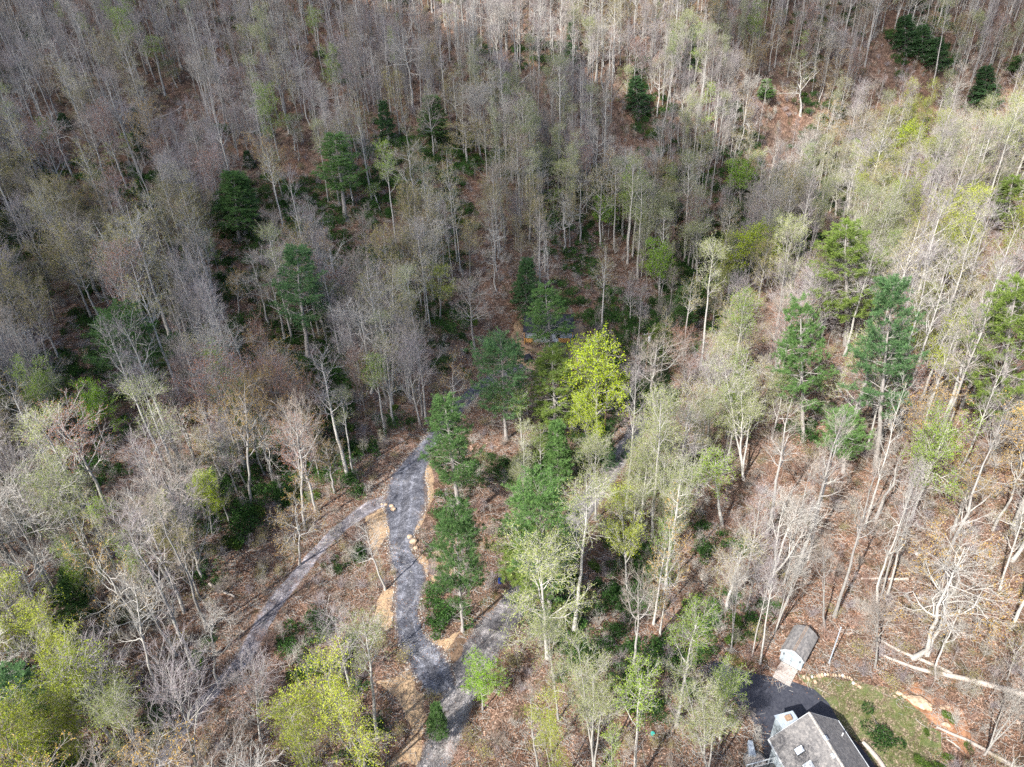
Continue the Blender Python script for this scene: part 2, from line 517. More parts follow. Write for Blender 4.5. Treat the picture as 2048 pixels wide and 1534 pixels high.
M = {}
M['ground'] = m_ground()
M['gravel'] = m_gravel("crushed_blue_stone", (0.045, 0.048, 0.058), (0.125, 0.13, 0.15), (0.10, 0.085, 0.07))
M['track'] = m_gravel("worn_track_gravel", (0.085, 0.080, 0.088), (0.19, 0.18, 0.192), (0.14, 0.095, 0.075), 0.8)
M['road'] = m_gravel("old_road_stone", (0.095, 0.088, 0.088), (0.19, 0.18, 0.178), (0.14, 0.11, 0.092), 0.6)
M['asphalt'] = m_two("asphalt", (0.030, 0.033, 0.046), (0.052, 0.055, 0.070), 3.0, 0.8, bump_s=0.2)
def m_straw():
    m, nt, b = mat("seeding_straw")
    co = geo_pos(nt)
    f = noise(nt, co, 5.0, 8, .75)
    r = ramp(nt, f, [(0.3, (0.20, 0.125, 0.070)), (0.7, (0.50, 0.365, 0.225))])
    g = noise(nt, co, .8, 8, .8, 1.0)
    k = ramp(nt, g, [(0.50, (0, 0, 0)), (0.60, (.9, .9, .9))])
    v = N(nt, "ShaderNodeTexVoronoi", Scale=8.5); nt.links.new(co, v.inputs["Vector"])
    hs = nt.nodes.new("ShaderNodeSeparateColor"); nt.links.new(v.outputs["Color"], hs.inputs[0])
    l = ramp(nt, hs.outputs[0], [(0.0, (0.055, 0.038, 0.030)), (0.6, (0.15, 0.10, 0.075)), (1.0, (0.36, 0.27, 0.20))])
    c = mixc(nt, k.outputs[0], r.outputs[0], l.outputs[0])
    nt.links.new(c, b.inputs["Base Color"]); b.inputs["Roughness"].default_value = .95
    bump(nt, f, b, .9, .1)
    return m
M['straw'] = m_straw()
M['strawold'] = m_two("seeding_straw", (0.22, 0.135, 0.072), (0.54, 0.38, 0.23), 4.5, 0.95, detail=8, bump_s=0.8, bump_d=0.08, stops=(0.3, 0.7))
M['clay'] = m_two("bare_clay", (0.17, 0.085, 0.048), (0.38, 0.205, 0.12), 1.6, 0.95, detail=8, bump_s=0.7, bump_d=0.08)
M['mud'] = m_two("brown_mud", (0.085, 0.055, 0.036), (0.18, 0.125, 0.085), 1.2, 0.95, detail=8, bump_s=0.6, bump_d=0.06)
M['rock'] = m_two("tan_rock", (0.25, 0.185, 0.13), (0.50, 0.38, 0.27), 3.0, 0.9)
M['greyrock'] = m_two("grey_rock", (0.20, 0.19, 0.18), (0.42, 0.40, 0.37), 3.0, 0.9)
M['white'] = m_two("white_paint", (0.52, 0.53, 0.54), (0.60, 0.61, 0.62), 2.0, 0.5, bump_s=0)
M['shedpaint'] = m_two("pale_blue_paint", (0.27, 0.32, 0.36), (0.33, 0.38, 0.42), 1.5, 0.6, bump_s=0)
M['trimwhite'] = m_two("trim_paint", (0.42, 0.45, 0.48), (0.50, 0.53, 0.55), 2.0, 0.5, bump_s=0)
M['dark'] = m_two("dark_opening", (0.012, 0.012, 0.015), (0.02, 0.02, 0.024), 2.0, 0.4, bump_s=0)
M['wood'] = m_two("weathered_boards", (0.27, 0.245, 0.23), (0.42, 0.385, 0.36), 5.0, 0.85)
M['newwood'] = m_two("fresh_lumber", (0.42, 0.22, 0.07), (0.62, 0.36, 0.13), 4.0, 0.8)
M['brownwood'] = m_two("brown_timber", (0.20, 0.13, 0.085), (0.33, 0.23, 0.16), 4.0, 0.85)
M['deckwood'] = m_two("dark_deck_boards", (0.045, 0.050, 0.055), (0.09, 0.095, 0.10), 5.0, 0.8)
M['metal'] = m_two("pale_metal", (0.30, 0.35, 0.42), (0.38, 0.43, 0.49), 2.0, 0.35, bump_s=0, spec=0.5)
M['blackroof'] = m_two("black_roof_felt", (0.018, 0.019, 0.026), (0.045, 0.047, 0.058), 1.5, 0.7)
M['blue'] = m_two("blue_plastic", (0.02, 0.04, 0.20), (0.03, 0.06, 0.26), 2.0, 0.4, bump_s=0)
M['teal'] = m_two("teal_plastic", (0.03, 0.28, 0.24), (0.05, 0.34, 0.29), 2.0, 0.5, bump_s=0)
M['red'] = m_two("red_brown_paint", (0.26, 0.045, 0.03), (0.34, 0.07, 0.045), 2.0, 0.6, bump_s=0)
M['greensheet'] = m_two("green_sheeting", (0.03, 0.09, 0.06), (0.05, 0.13, 0.08), 1.5, 0.6)
M['log'] = m_bark("fallen_log_bark", (0.34, 0.30, 0.27), (0.46, 0.42, 0.38), (0.26, 0.22, 0.18))
def m_shingle():
    m, nt, b = mat("roof_shingles")
    gi = nt.nodes.new("ShaderNodeNewGeometry")
    r = ramp(nt, gi.outputs["Random Per Island"], [(0.0, (0.115, 0.112, 0.115)), (0.5, (0.16, 0.155, 0.155)), (1.0, (0.215, 0.205, 0.20))])
    f = noise(nt, geo_pos(nt), 12, 4)
    r2 = ramp(nt, f, [(0.3, (0.75, 0.75, 0.75)), (0.7, (1.2, 1.2, 1.2))])
    c = mixc(nt, 1.0, r.outputs[0], r2.outputs[0], 'MULTIPLY')
    nt.links.new(c, b.inputs["Base Color"]); b.inputs["Roughness"].default_value = 0.9
    return m
M['shingle'] = m_shingle()
M['grass'] = m_leaf("grass_blades", (0.07, 0.11, 0.025), (0.16, 0.17, 0.05), 0.3, 0.1)
M['glass'] = m_two("skylight_glass", (0.50, 0.55, 0.62), (0.60, 0.64, 0.70), 1.0, 0.15, bump_s=0, spec=0.6)

BK = {
 'pale': m_bark("pale_grey_bark", (0.31, 0.30, 0.285), (0.49, 0.475, 0.45)),
 'grey': m_bark("grey_bark", (0.21, 0.20, 0.192), (0.36, 0.345, 0.33)),
 'pine': m_bark("pine_bark", (0.26, 0.24, 0.225), (0.36, 0.34, 0.325), (0.40, 0.41, 0.38)),
}
TW = {
 'pale': m_twig("pale_twigs", (0.40, 0.38, 0.345), (0.54, 0.515, 0.47)),
 'purple': m_twig("purple_grey_twigs", (0.29, 0.255, 0.265), (0.42, 0.375, 0.385)),
 'brown': m_twig("brown_twigs", (0.28, 0.24, 0.205), (0.41, 0.355, 0.305)),
 'rust': m_twig("rusty_twigs", (0.30, 0.20, 0.165), (0.40, 0.27, 0.22)),
}
LF = {
 'lime': m_leaf("lime_leaves", (0.17, 0.28, 0.03), (0.32, 0.46, 0.075), 0.45),
 'yellow': m_leaf("yellow_green_leaves", (0.26, 0.34, 0.03), (0.42, 0.48, 0.07), 0.45),
 'bright': m_leaf("bright_yellow_green_leaves", (0.27, 0.38, 0.02), (0.48, 0.57, 0.05), 0.45, .05),
 'vivid': m_leaf("vivid_green_leaves", (0.16, 0.32, 0.02), (0.32, 0.52, 0.05), 0.45, .05),
 'olive': m_leaf("olive_buds", (0.22, 0.21, 0.06), (0.38, 0.35, 0.13), 0.35),
 'gold': m_leaf("golden_buds", (0.32, 0.22, 0.06), (0.48, 0.33, 0.11), 0.35),
 'rust': m_leaf("rusty_buds", (0.24, 0.105, 0.06), (0.38, 0.18, 0.10), 0.35),
 'pale': m_leaf("pale_green_leaves", (0.22, 0.28, 0.09), (0.38, 0.43, 0.17), 0.45),
 'pine': m_leaf("pine_needles", (0.050, 0.125, 0.040), (0.165, 0.285, 0.095), 0.25, 0.22),
 'bluepine': m_leaf("blue_green_needles", (0.050, 0.125, 0.052), (0.16, 0.28, 0.118), 0.25, 0.15),
 'yellowpine': m_leaf("yellow_green_needles", (0.095, 0.165, 0.030), (0.24, 0.32, 0.085), 0.3, 0.15),
 'hemlock': m_leaf("dark_needles", (0.028, 0.075, 0.034), (0.080, 0.155, 0.062), 0.2, 0.2),
 'laurel': m_leaf("evergreen_shrub_leaves", (0.018, 0.054, 0.018), (0.070, 0.145, 0.042), 0.15, 0.35),
 'laurel2': m_leaf("bright_shrub_leaves", (0.045, 0.095, 0.020), (0.13, 0.20, 0.045), 0.2, 0.3),
}

# ------------------------------------------------------------------ tree growing
def grow(P, R, c, s0, s1, length, ang, up, crook, n, rfac=0.6, rmax=1.0, r=None, taper=0.25, flat=0.0):
    """c children on every polyline P (m,k,3); returns (m*c,n,3) and radii"""
    r = r or rng
    m, k, _ = P.shape
    s = np.sort(r.uniform(s0, s1, (m, c)), axis=1)
    f = s * (k - 1); i = np.clip(f.astype(int), 0, k - 2); a = (f - i)[..., None]
    idx = np.arange(m)[:, None]
    pos = P[idx, i] * (1 - a) + P[idx, i + 1] * a
    tan = unit(P[idx, i + 1] - P[idx, i])
    rad = R[idx, i] * (1 - a[..., 0]) + R[idx, i + 1] * a[..., 0]
    ref = np.where(np.abs(tan[..., 2:3]) < 0.9, np.array([0, 0, 1.0]), np.array([1.0, 0, 0]))
    A = unit(np.cross(tan, ref)); B = np.cross(tan, A)
    ph = r.uniform(0, 2 * math.pi, (m, 1)) + np.arange(c) * 2.39996 + r.normal(0, .35, (m, c))
    if flat: ph = np.where(np.arange(c) % 2 == 0, 0.0, math.pi) + r.normal(0, flat, (m, c))
    th = r.uniform(ang[0], ang[1], (m, c))
    d = np.cos(th)[..., None] * tan + np.sin(th)[..., None] * (np.cos(ph)[..., None] * A + np.sin(ph)[..., None] * B)
    L = length(s) * r.uniform(.7, 1.2, (m, c)) if callable(length) else length * r.uniform(.6, 1.25, (m, c))
    pos = pos.reshape(-1, 3); d = d.reshape(-1, 3); L = L.reshape(-1); rad = rad.reshape(-1)
    q = len(pos)
    out = np.zeros((q, n, 3)); out[:, 0] = pos
    upv = np.array([0, 0, up])
    for t in range(1, n):
        d = unit(d + upv / (n - 1) + r.normal(0, crook, (q, 3)))
        out[:, t] = out[:, t - 1] + d * (L / (n - 1))[:, None]
    r0 = np.minimum(rad * rfac, rmax)
    rr = r0[:, None] * np.linspace(1, taper, n)[None]
    return out, rr

def leaves_at(P, size, r, flat=0.3, asp=0.6):
    """one folded leaf spray (two triangles) at every point"""
    n = len(P)
    d = unit(r.normal(0, 1, (n, 3)) + np.array([0, 0, 0.15])); w = unit(np.cross(d, r.normal(0, 1, (n, 3))))
    nrm = np.cross(d, w)
    s = (size * r.uniform(.55, 1.35, n))[:, None]
    a = P - d * s * .5; b = P + d * s * .5
    c1 = P + w * s * asp * .5 + nrm * s * flat * .3; c2 = P - w * s * asp * .5 + nrm * s * flat * .3
    V = np.stack([a, c1, b, c2], 1).reshape(-1, 3)
    i = np.arange(n) * 4
    return V, np.vstack([np.c_[i, i + 1, i + 2], np.c_[i, i + 2, i + 3]])

def merge(parts):
    """parts: list of (V, F, matindex)"""
    V = []; Fs = []; Mi = []; b = 0
    for v, f, mi in parts:
        V.append(v); Fs.append(f + b); Mi.append(np.full(len(f), mi)); b += len(v)
    return np.vstack(V), np.vstack(Fs), np.concatenate(Mi)

SPEC = {
 # H, r0, trunk crook, limbs, s-range, limb length fn, angle, up, crook, branches, twigs, twiglets
 'pole':  dict(H=22, r0=.23, tc=.014, nl=14, s=(.52,.98), L=lambda s: 3.6*(1.12-s)**.55+.4, ang=(.55,1.0), up=.5, ck=.10, nb=5, bl=1.5, nt=4, tl=.9, nw=3, wl=.45),
 'column':dict(H=21, r0=.19, tc=.018, nl=15, s=(.35,.98), L=lambda s: 2.6*(1.15-s)**.5+.4, ang=(.4,.8), up=.5, ck=.09, nb=4, bl=1.3, nt=4, tl=.75, nw=3, wl=.4),
 'oak':   dict(H=16, r0=.27, tc=.035, nl=11, s=(.38,.95), L=lambda s: 6.6*(1.1-s)**.45, ang=(.7,1.25), up=.45, ck=.26, nb=7, bl=2.5, nt=6, tl=1.0, nw=3, wl=.45),
 'crooked':dict(H=15,r0=.22, tc=.05, nl=10, s=(.33,.95), L=lambda s: 6.0*(1.1-s)**.4, ang=(.6,1.3), up=.35, ck=.36, nb=7, bl=2.2, nt=6, tl=1.0, nw=3, wl=.45),
 'fan':   dict(H=15, r0=.17, tc=.02, nl=20, s=(.22,.85), L=lambda s: 7.2*(1.05-s)**.5, ang=(.3,.62), up=.30, ck=.06, nb=6, bl=2.4, nt=5, tl=1.1, nw=3, wl=.5),
 'round': dict(H=15, r0=.20, tc=.02, nl=18, s=(.36,.94), L=lambda s: 5.4*(1.12-s)**.5, ang=(.5,1.0), up=.45, ck=.14, nb=6, bl=1.9, nt=6, tl=.9, nw=3, wl=.45),
 'twin':  dict(H=18, r0=.20, tc=.03, nl=14, s=(.45,.97), L=lambda s: 4.6*(1.12-s)**.5, ang=(.45,.85), up=.45, ck=.14, nb=6, bl=1.8, nt=5, tl=.9, nw=3, wl=.45),
 'sapling':dict(H=8, r0=.06, tc=.03, nl=10, s=(.25,.95), L=lambda s: 2.3*(1.1-s)**.5, ang=(.4,.9), up=.4, ck=.12, nb=4, bl=.9, nt=4, tl=.6, nw=3, wl=.35),
}

def make_broadleaf(kind, seed, bark, twig, leaf=None, lsize=.16, ldens=1.0):
    """returns (trunk mesh, crown mesh, height)"""
    sp = SPEC[kind]; r = np.random.default_rng(seed)
    H_ = sp['H'] * r.uniform(.92, 1.08)
    n = 12
    z = np.linspace(-.4, H_, n)
    xy = np.cumsum(r.normal(0, sp['tc'] * H_ / n * 3, (n, 2)), 0); xy -= xy[0]
    tr = np.c_[xy, z][None]
    tt = np.linspace(0, 1, n)
    R = (sp['r0'] * (1 - .9 * tt ** 1.1))[None]; R[0, 0] *= 1.5; R[0, 1] *= 1.05
    parts = [(*tubes(tr, R, 7), 0)]
    trunks, RR = [tr], [R]
    if kind == 'twin':
        t2, r2 = grow(tr, R, 2, .02, .25, H_ * .8, (.12, .3), .5, .03, 12, rfac=.9, r=r, taper=.1)
        parts.append((*tubes(t2, r2, 6), 0)); tr = np.vstack([tr, t2]); R = np.vstack([R, r2])
    nl = sp['nl'] if kind != 'twin' else 9
    limbs, lr = grow(tr, R, nl, *sp['s'], sp['L'], sp['ang'], sp['up'], sp['ck'], 7, rfac=.62, rmax=.17, r=r, taper=.24)
    parts.append((*tubes(limbs, lr, 5), 0))
    br, brr = grow(limbs, lr, sp['nb'], .2, .98, sp['bl'], (.4, .95), .3, sp['ck'] * .9, 5, rfac=.7, rmax=.065, r=r, taper=.3)
    brr = np.maximum(brr, .014)
    parts.append((*tubes(br, brr, 3), 0))
    V, Fa, mi = merge(parts)
    trunk = np_mesh("trunk", V, Fa, [bark], smooth=True)
    tw, twr = grow(br, brr, sp['nt'], .15, 1.0, sp['tl'], (.35, .9), .2, sp['ck'] * .6, 3, rfac=.7, rmax=.016, r=r, taper=.5)
    twr = np.maximum(twr, .006)
    wl, wlr = grow(tw, twr, sp['nw'], .2, 1.0, sp['wl'], (.35, .85), .15, .08, 2, rfac=.8, rmax=.009, r=r, taper=.4)
    wlr = np.maximum(wlr, .0035)
    cp = [(*tubes(tw, twr, 3), 0), (*tubes(wl, wlr, 3), 0)]
    mats = [twig]
    if leaf is not None:
        tips = np.vstack([wl[:, -1], wl[:, 0] * .5 + wl[:, 1] * .5])
        k = int(len(tips) * min(1.0, ldens))
        # leaf flush comes in clumps: some branches have it, some do not
        keep = r.random(len(tips)) < min(1.0, ldens)
        tips = tips[keep]
        if ldens > 1: tips = np.vstack([tips, tips + r.normal(0, .22, tips.shape)])
        tips = tips + r.normal(0, .04, tips.shape)
        cp.append((*leaves_at(tips, lsize, r), 1)); mats.append(leaf)
    V, Fa, mi = merge(cp)
    crown = np_mesh("crown", V, Fa, mats, mi)
    return trunk, crown, H_

def make_conifer(seed, needle, style='pine', H_=24.0, start=.38, width=4.6):
    r = np.random.default_rng(seed)
    n = 12
    z = np.linspace(-.4, H_, n)
    xy = np.cumsum(r.normal(0, .05, (n, 2)), 0); xy -= xy[0]
    tr = np.c_[xy, z][None]
    R = (.30 * H_ / 24 * (1 - .93 * np.linspace(0, 1, n)))[None]; R[0, 0] *= 1.3
    parts = [(*tubes(tr, R, 8), 0)]
    if style == 'pine':
        prof = lambda s: width * (np.clip((1.02 - s) / .55, 0.05, 1) ** .75) * (0.75 + .25 * np.sin(s * 37 + seed)) * np.clip(.55 + (s - start) * 3.0, .5, 1)
        nb, ang, up, ns, nt = 66, (1.15, 1.55), .42, 8, 6
    elif style == 'round':
        prof = lambda s: width * np.sqrt(np.clip(1.0 - ((s - start - .18) / (1.02 - start - .18)) ** 2, .03, 1)) * (0.78 + .22 * np.sin(s * 43 + seed))
        nb, ang, up, ns, nt = 88, (1.0, 1.45), .42, 8, 6
    elif style == 'dense':
        prof = lambda s: width * (np.clip((1.03 - s) / .8, 0.05, 1) ** .8) * (0.85 + .15 * np.sin(s * 31 + seed))
        nb, ang, up, ns, nt = 92, (1.1, 1.5), .38, 8, 6
    else:
        prof = lambda s: width * (np.clip((1.03 - s) / .95, 0.04, 1) ** .85)
        nb, ang, up, ns, nt = 120, (1.35, 1.75), -.12, 8, 6
    br, rr = grow(tr, R, nb, start, .985, prof, ang, up, .05, 7, rfac=.35, rmax=.055, r=r, taper=.2)
    parts.append((*tubes(br, rr, 4), 0))
    if start > .2:   # dead stubs below the crown
        ds, dr = grow(tr, R, 16, start * .45, start * 1.05, 1.9, (1.3, 1.65), .05, .07, 4, rfac=.2, rmax=.03, r=r)
        parts.append((*tubes(ds, dr, 3), 0))
    se, sr = grow(br, rr, ns, .22, .98, lambda s: (width * .34) * (1.15 - .6 * s), (.6, 1.05), .25, .06, 4, rfac=.6, rmax=.02, r=r, flat=.5)
    sr = np.maximum(sr, .006)
    V, Fa, mi = merge(parts)
    trunk = np_mesh("trunk", V, Fa, [BK['pine']], smooth=True)
    # needle tufts
    s = r.uniform(.15, 1.0, (len(se), nt)); f = s * 3; i = np.clip(f.astype(int), 0, 2); a = (f - i)[..., None]
    ix = np.arange(len(se))[:, None]
    pos = (se[ix, i] * (1 - a) + se[ix, i + 1] * a).reshape(-1, 3)
    dr = np.repeat(unit(se[:, -1] - se[:, 0]), nt, 0)
    pos = np.vstack([pos, br[:, -1], br[:, -2] * .5 + br[:, -1] * .5]); dr = np.vstack([dr, unit(br[:, -1] - br[:, -2]), unit(br[:, -1] - br[:, -2])])
    nn = 9 if style != 'hemlock' else 7
    ln = .34 if style != 'hemlock' else .24
    q = len(pos)
    d = unit(dr[:, None] * .55 + r.normal(0, .55, (q, nn, 3)) + np.array([0, 0, .38 if style != 'hemlock' else .05]))
    w = unit(np.cross(d, r.normal(0, 1, (q, nn, 3)))) * (.022 if style != 'hemlock' else .026)
    p0 = np.repeat(pos[:, None], nn, 1) + r.normal(0, .05, (q, nn, 3))
    tip = p0 + d * (ln * r.uniform(.7, 1.25, (q, nn, 1)))
    mid = p0 + d * (ln * .45)
    V4 = np.stack([p0, mid + w, tip, mid - w], 2).reshape(-1, 3)
    b4 = np.arange(q * nn) * 4
    NF = np.vstack([np.c_[b4, b4 + 1, b4 + 2], np.c_[b4, b4 + 2, b4 + 3]])
    V, Fa, mi = merge([(*tubes(se, sr, 3), 0), (V4, NF, 1)])
    crown = np_mesh("crown", V, Fa, [BK['pine'], needle], mi)
    return trunk, crown, H_

def make_shrub(seed, leaf, rad=2.0, ht=2.2, nl=1500, ls=.22):
    r = np.random.default_rng(seed)
    nlobe = 9
    c = np.c_[r.normal(0, rad * .42, (nlobe, 2)), r.uniform(ht * .25, ht * .62, nlobe)]
    rr = r.uniform(rad * .30, rad * .58, nlobe)
    k = r.integers(0, nlobe, nl)
    d = unit(r.normal(0, 1, (nl, 3)))
    P = c[k] + d * rr[k][:, None] * (r.uniform(.45, 1.06, nl) ** .5)[:, None] * np.array([1, 1, .8])
    P = P[P[:, 2] > .02]
    V1, F1 = leaves_at(P, ls, r, asp=.5)
    st = np.zeros((1, 3, 3)); 
    stems = np.stack([np.c_[r.normal(0, .12, (12, 2)), np.full(12, -.2)], c[r.integers(0, nlobe, 12)] * .6, c[r.integers(0, nlobe, 12)]], 1)
    V2, F2 = tubes(stems, np.tile(np.array([.035, .025, .012]), (12, 1)), 4)
    V, Fa, mi = merge([(V1, F1, 0), (V2, F2, 1)])
    return np_mesh("evergreen_shrub", V, Fa, [leaf, BK['grey']], mi)

def make_brush(seed, twig, h=1.9, leaf=None):
    r = np.random.default_rng(seed)
    k = 11
    st = np.zeros((k, 4, 3)); a = r.uniform(0, 2 * math.pi, k); le = r.uniform(.5, 1, k) * h
    out = r.uniform(.15, .7, k)
    for t in range(4):
        f = t / 3
        st[:, t] = np.c_[np.cos(a) * out * f * le + r.normal(0, .03, k), np.sin(a) * out * f * le + r.normal(0, .03, k), f * le - .1]
    R = np.tile(np.array([.018, .014, .010, .006]), (k, 1))
    tw, twr = grow(st, R, 7, .2, 1, .8, (.4, .9), .2, .1, 3, rfac=.7, r=r)
    wl, wlr = grow(tw, np.maximum(twr, .006), 4, .2, 1, .35, (.4, .9), .1, .1, 2, rfac=.8, r=r)
    parts = [(*tubes(st, R, 4), 0), (*tubes(tw, np.maximum(twr, .005), 3), 0), (*tubes(wl, np.maximum(wlr, .004), 3), 0)]
    mats = [twig]
    if leaf is not None:
        parts.append((*leaves_at(wl[:, -1], .13, r), 1)); mats.append(leaf)
    V, Fa, mi = merge(parts)
    return np_mesh("brush", V, Fa, mats, mi)

# archetypes -------------------------------------------------------
ARCH = {}
def arch(key, variants): ARCH[key] = variants
arch('bare_pole',   [make_broadleaf('pole', 11, BK['pale'], TW['purple']), make_broadleaf('pole', 12, BK['grey'], TW['purple']), make_broadleaf('column', 13, BK['pale'], TW['pale']), make_broadleaf('column', 14, BK['grey'], TW['brown']), make_broadleaf('pole', 15, BK['grey'], TW['brown']), make_broadleaf('column', 16, BK['grey'], TW['purple'])])
arch('bare_oak',    [make_broadleaf('oak', 21, BK['pale'], TW['pale']), make_broadleaf('oak', 22, BK['grey'], TW['brown']), make_broadleaf('crooked', 23, BK['pale'], TW['pale'])])
arch('bare_fan',    [make_broadleaf('fan', 31, BK['grey'], TW['purple']), make_broadleaf('fan', 32, BK['pale'], TW['purple']), make_broadleaf('round', 33, BK['grey'], TW['brown']), make_broadleaf('twin', 34, BK['pale'], TW['pale']), make_broadleaf('round', 35, BK['pale'], TW['purple'])])
arch('bud_olive',   [make_broadleaf('oak', 41, BK['pale'], TW['pale'], LF['olive'], .14, .95), make_broadleaf('round', 42, BK['grey'], TW['brown'], LF['olive'], .14, 1.0), make_broadleaf('pole', 43, BK['pale'], TW['pale'], LF['olive'], .15, 1.0)])
arch('bud_gold',    [make_broadleaf('oak', 51, BK['grey'], TW['brown'], LF['gold'], .16, .9), make_broadleaf('crooked', 52, BK['pale'], TW['pale'], LF['gold'], .17, .95)])
arch('bud_rust',    [make_broadleaf('fan', 61, BK['grey'], TW['rust'], LF['rust'], .11, .9), make_broadleaf('round', 62, BK['pale'], TW['purple'], LF['rust'], .12, .9)])
arch('leaf_lime',   [make_broadleaf('pole', 71, BK['pale'], TW['pale'], LF['lime'], .15, 1.6), make_broadleaf('round', 72, BK['pale'], TW['pale'], LF['lime'], .16, 2), make_broadleaf('column', 73, BK['grey'], TW['pale'], LF['lime'], .14, 1.6)])
arch('leaf_yellow', [make_broadleaf('round', 81, BK['pale'], TW['pale'], LF['yellow'], .16, 2), make_broadleaf('twin', 82, BK['grey'], TW['brown'], LF['yellow'], .15, 1.6)])
arch('leaf_pale',   [make_broadleaf('twin', 91, BK['pale'], TW['pale'], LF['pale'], .12, 1.5), make_broadleaf('round', 92, BK['pale'], TW['pale'], LF['pale'], .13, 1.6), make_broadleaf('pole', 93, BK['pale'], TW['pale'], LF['pale'], .12, 1.5)])
arch('leaf_bright', [make_broadleaf('round', 85, BK['grey'], TW['pale'], LF['bright'], .21, 2), make_broadleaf('round', 86, BK['grey'], TW['pale'], LF['vivid'], .21, 2)])
arch('thicket', [make_broadleaf('sapling', 105, BK['grey'], TW['brown']), make_broadleaf('sapling', 106, BK['grey'], TW['purple']), make_broadleaf('sapling', 107, BK['grey'], TW['pale'], LF['olive'], .09, .7)])
arch('sapling', [make_broadleaf('sapling', 101, BK['grey'], TW['purple']), make_broadleaf('sapling', 102, BK['grey'], TW['brown']), make_broadleaf('sapling', 103, BK['pale'], TW['pale'], LF['olive'], .1, .8), make_broadleaf('sapling', 104, BK['grey'], TW['brown'], LF['lime'], .15, .9)])
arch('pine',        [make_conifer(201, LF['pine'], 'pine', 24, .38, 4.4), make_conifer(202, LF['pine'], 'pine', 22, .32, 4.8)])
arch('bluepine',    [make_conifer(211, LF['bluepine'], 'pine', 24, .34, 4.6)])
arch('yellowpine',  [make_conifer(221, LF['yellowpine'], 'pine', 24, .30, 5.0)])
arch('densepine',   [make_conifer(231, LF['pine'], 'dense', 17, .20, 3.7)])
arch('roundpine',   [make_conifer(235, LF['pine'], 'round', 19, .34, 5.2), make_conifer(236, LF['bluepine'], 'round', 19, .30, 5.2)])
arch('yellowround', [make_conifer(237, LF['yellowpine'], 'round', 18, .28, 4.8)])
arch('hemlock',     [make_conifer(241, LF['hemlock'], 'hemlock', 14, .06, 3.0)])
SHRUB = [make_shrub(301, LF['laurel']), make_shrub(302, LF['laurel'], 2.5, 2.8, 2000), make_shrub(303, LF['laurel'], 1.6, 1.7, 1100), make_shrub(304, LF['laurel2'], 1.7, 1.9, 1100)]
BRUSH = [make_brush(401, TW['purple']), make_brush(402, TW['brown']), make_brush(403, TW['rust']), make_brush(404, TW['pale'], 2.4), make_brush(405, TW['brown'], 1.5, LF['olive'])]

# ------------------------------------------------------------------ the ground and sheets on it
V = np.c_[XX.ravel(), YY.ravel(), H.ravel()]
i = np.arange(NX - 1)[None] + np.arange(NY - 1)[:, None] * NX
i = i.ravel()
tris = np.vstack([np.c_[i, i + 1, i + NX + 1], np.c_[i, i + NX + 1, i + NX]])
gme = np_mesh("ground", V, tris, [M['ground']], smooth=True)
clay = np.zeros(NX * NY)
for (px, py, rad, amt) in [(1800,1385,3.0,.6),(1850,1410,3.5,.7),(1900,1450,4,.7),(1930,1480,3,.6),(900,1215,3.0,.5),(905,1180,4,.4),(770,1120,4,.4),(1330,1240,4,.45),(1290,1330,4,.5),(1240,1470,4,.6),(1040,660,6,.8),(1150,700,7,.7),(1150,612,7,.75),(620,1130,6,.5),(560,1110,7,.4),(700,950,6,.3),(1900,820,14,.35),(1780,640,12,.3),(60,20,14,.5),(1250,1290,3,.6),(470,1180,5,.3),(1330,1210,5,.5)]:
    g = G(px, py)
    d = np.hypot(XX - g[0], YY - g[1]).ravel()
    clay = np.maximum(clay, amt * np.clip(1.3 - d / rad, 0, 1))
at = gme.attributes.new("clay", 'FLOAT', 'POINT'); at.data.foreach_set("value", clay.astype(np.float32))
tag(link("ground", gme), "steep forest floor covered in brown fallen leaves", kind="structure")

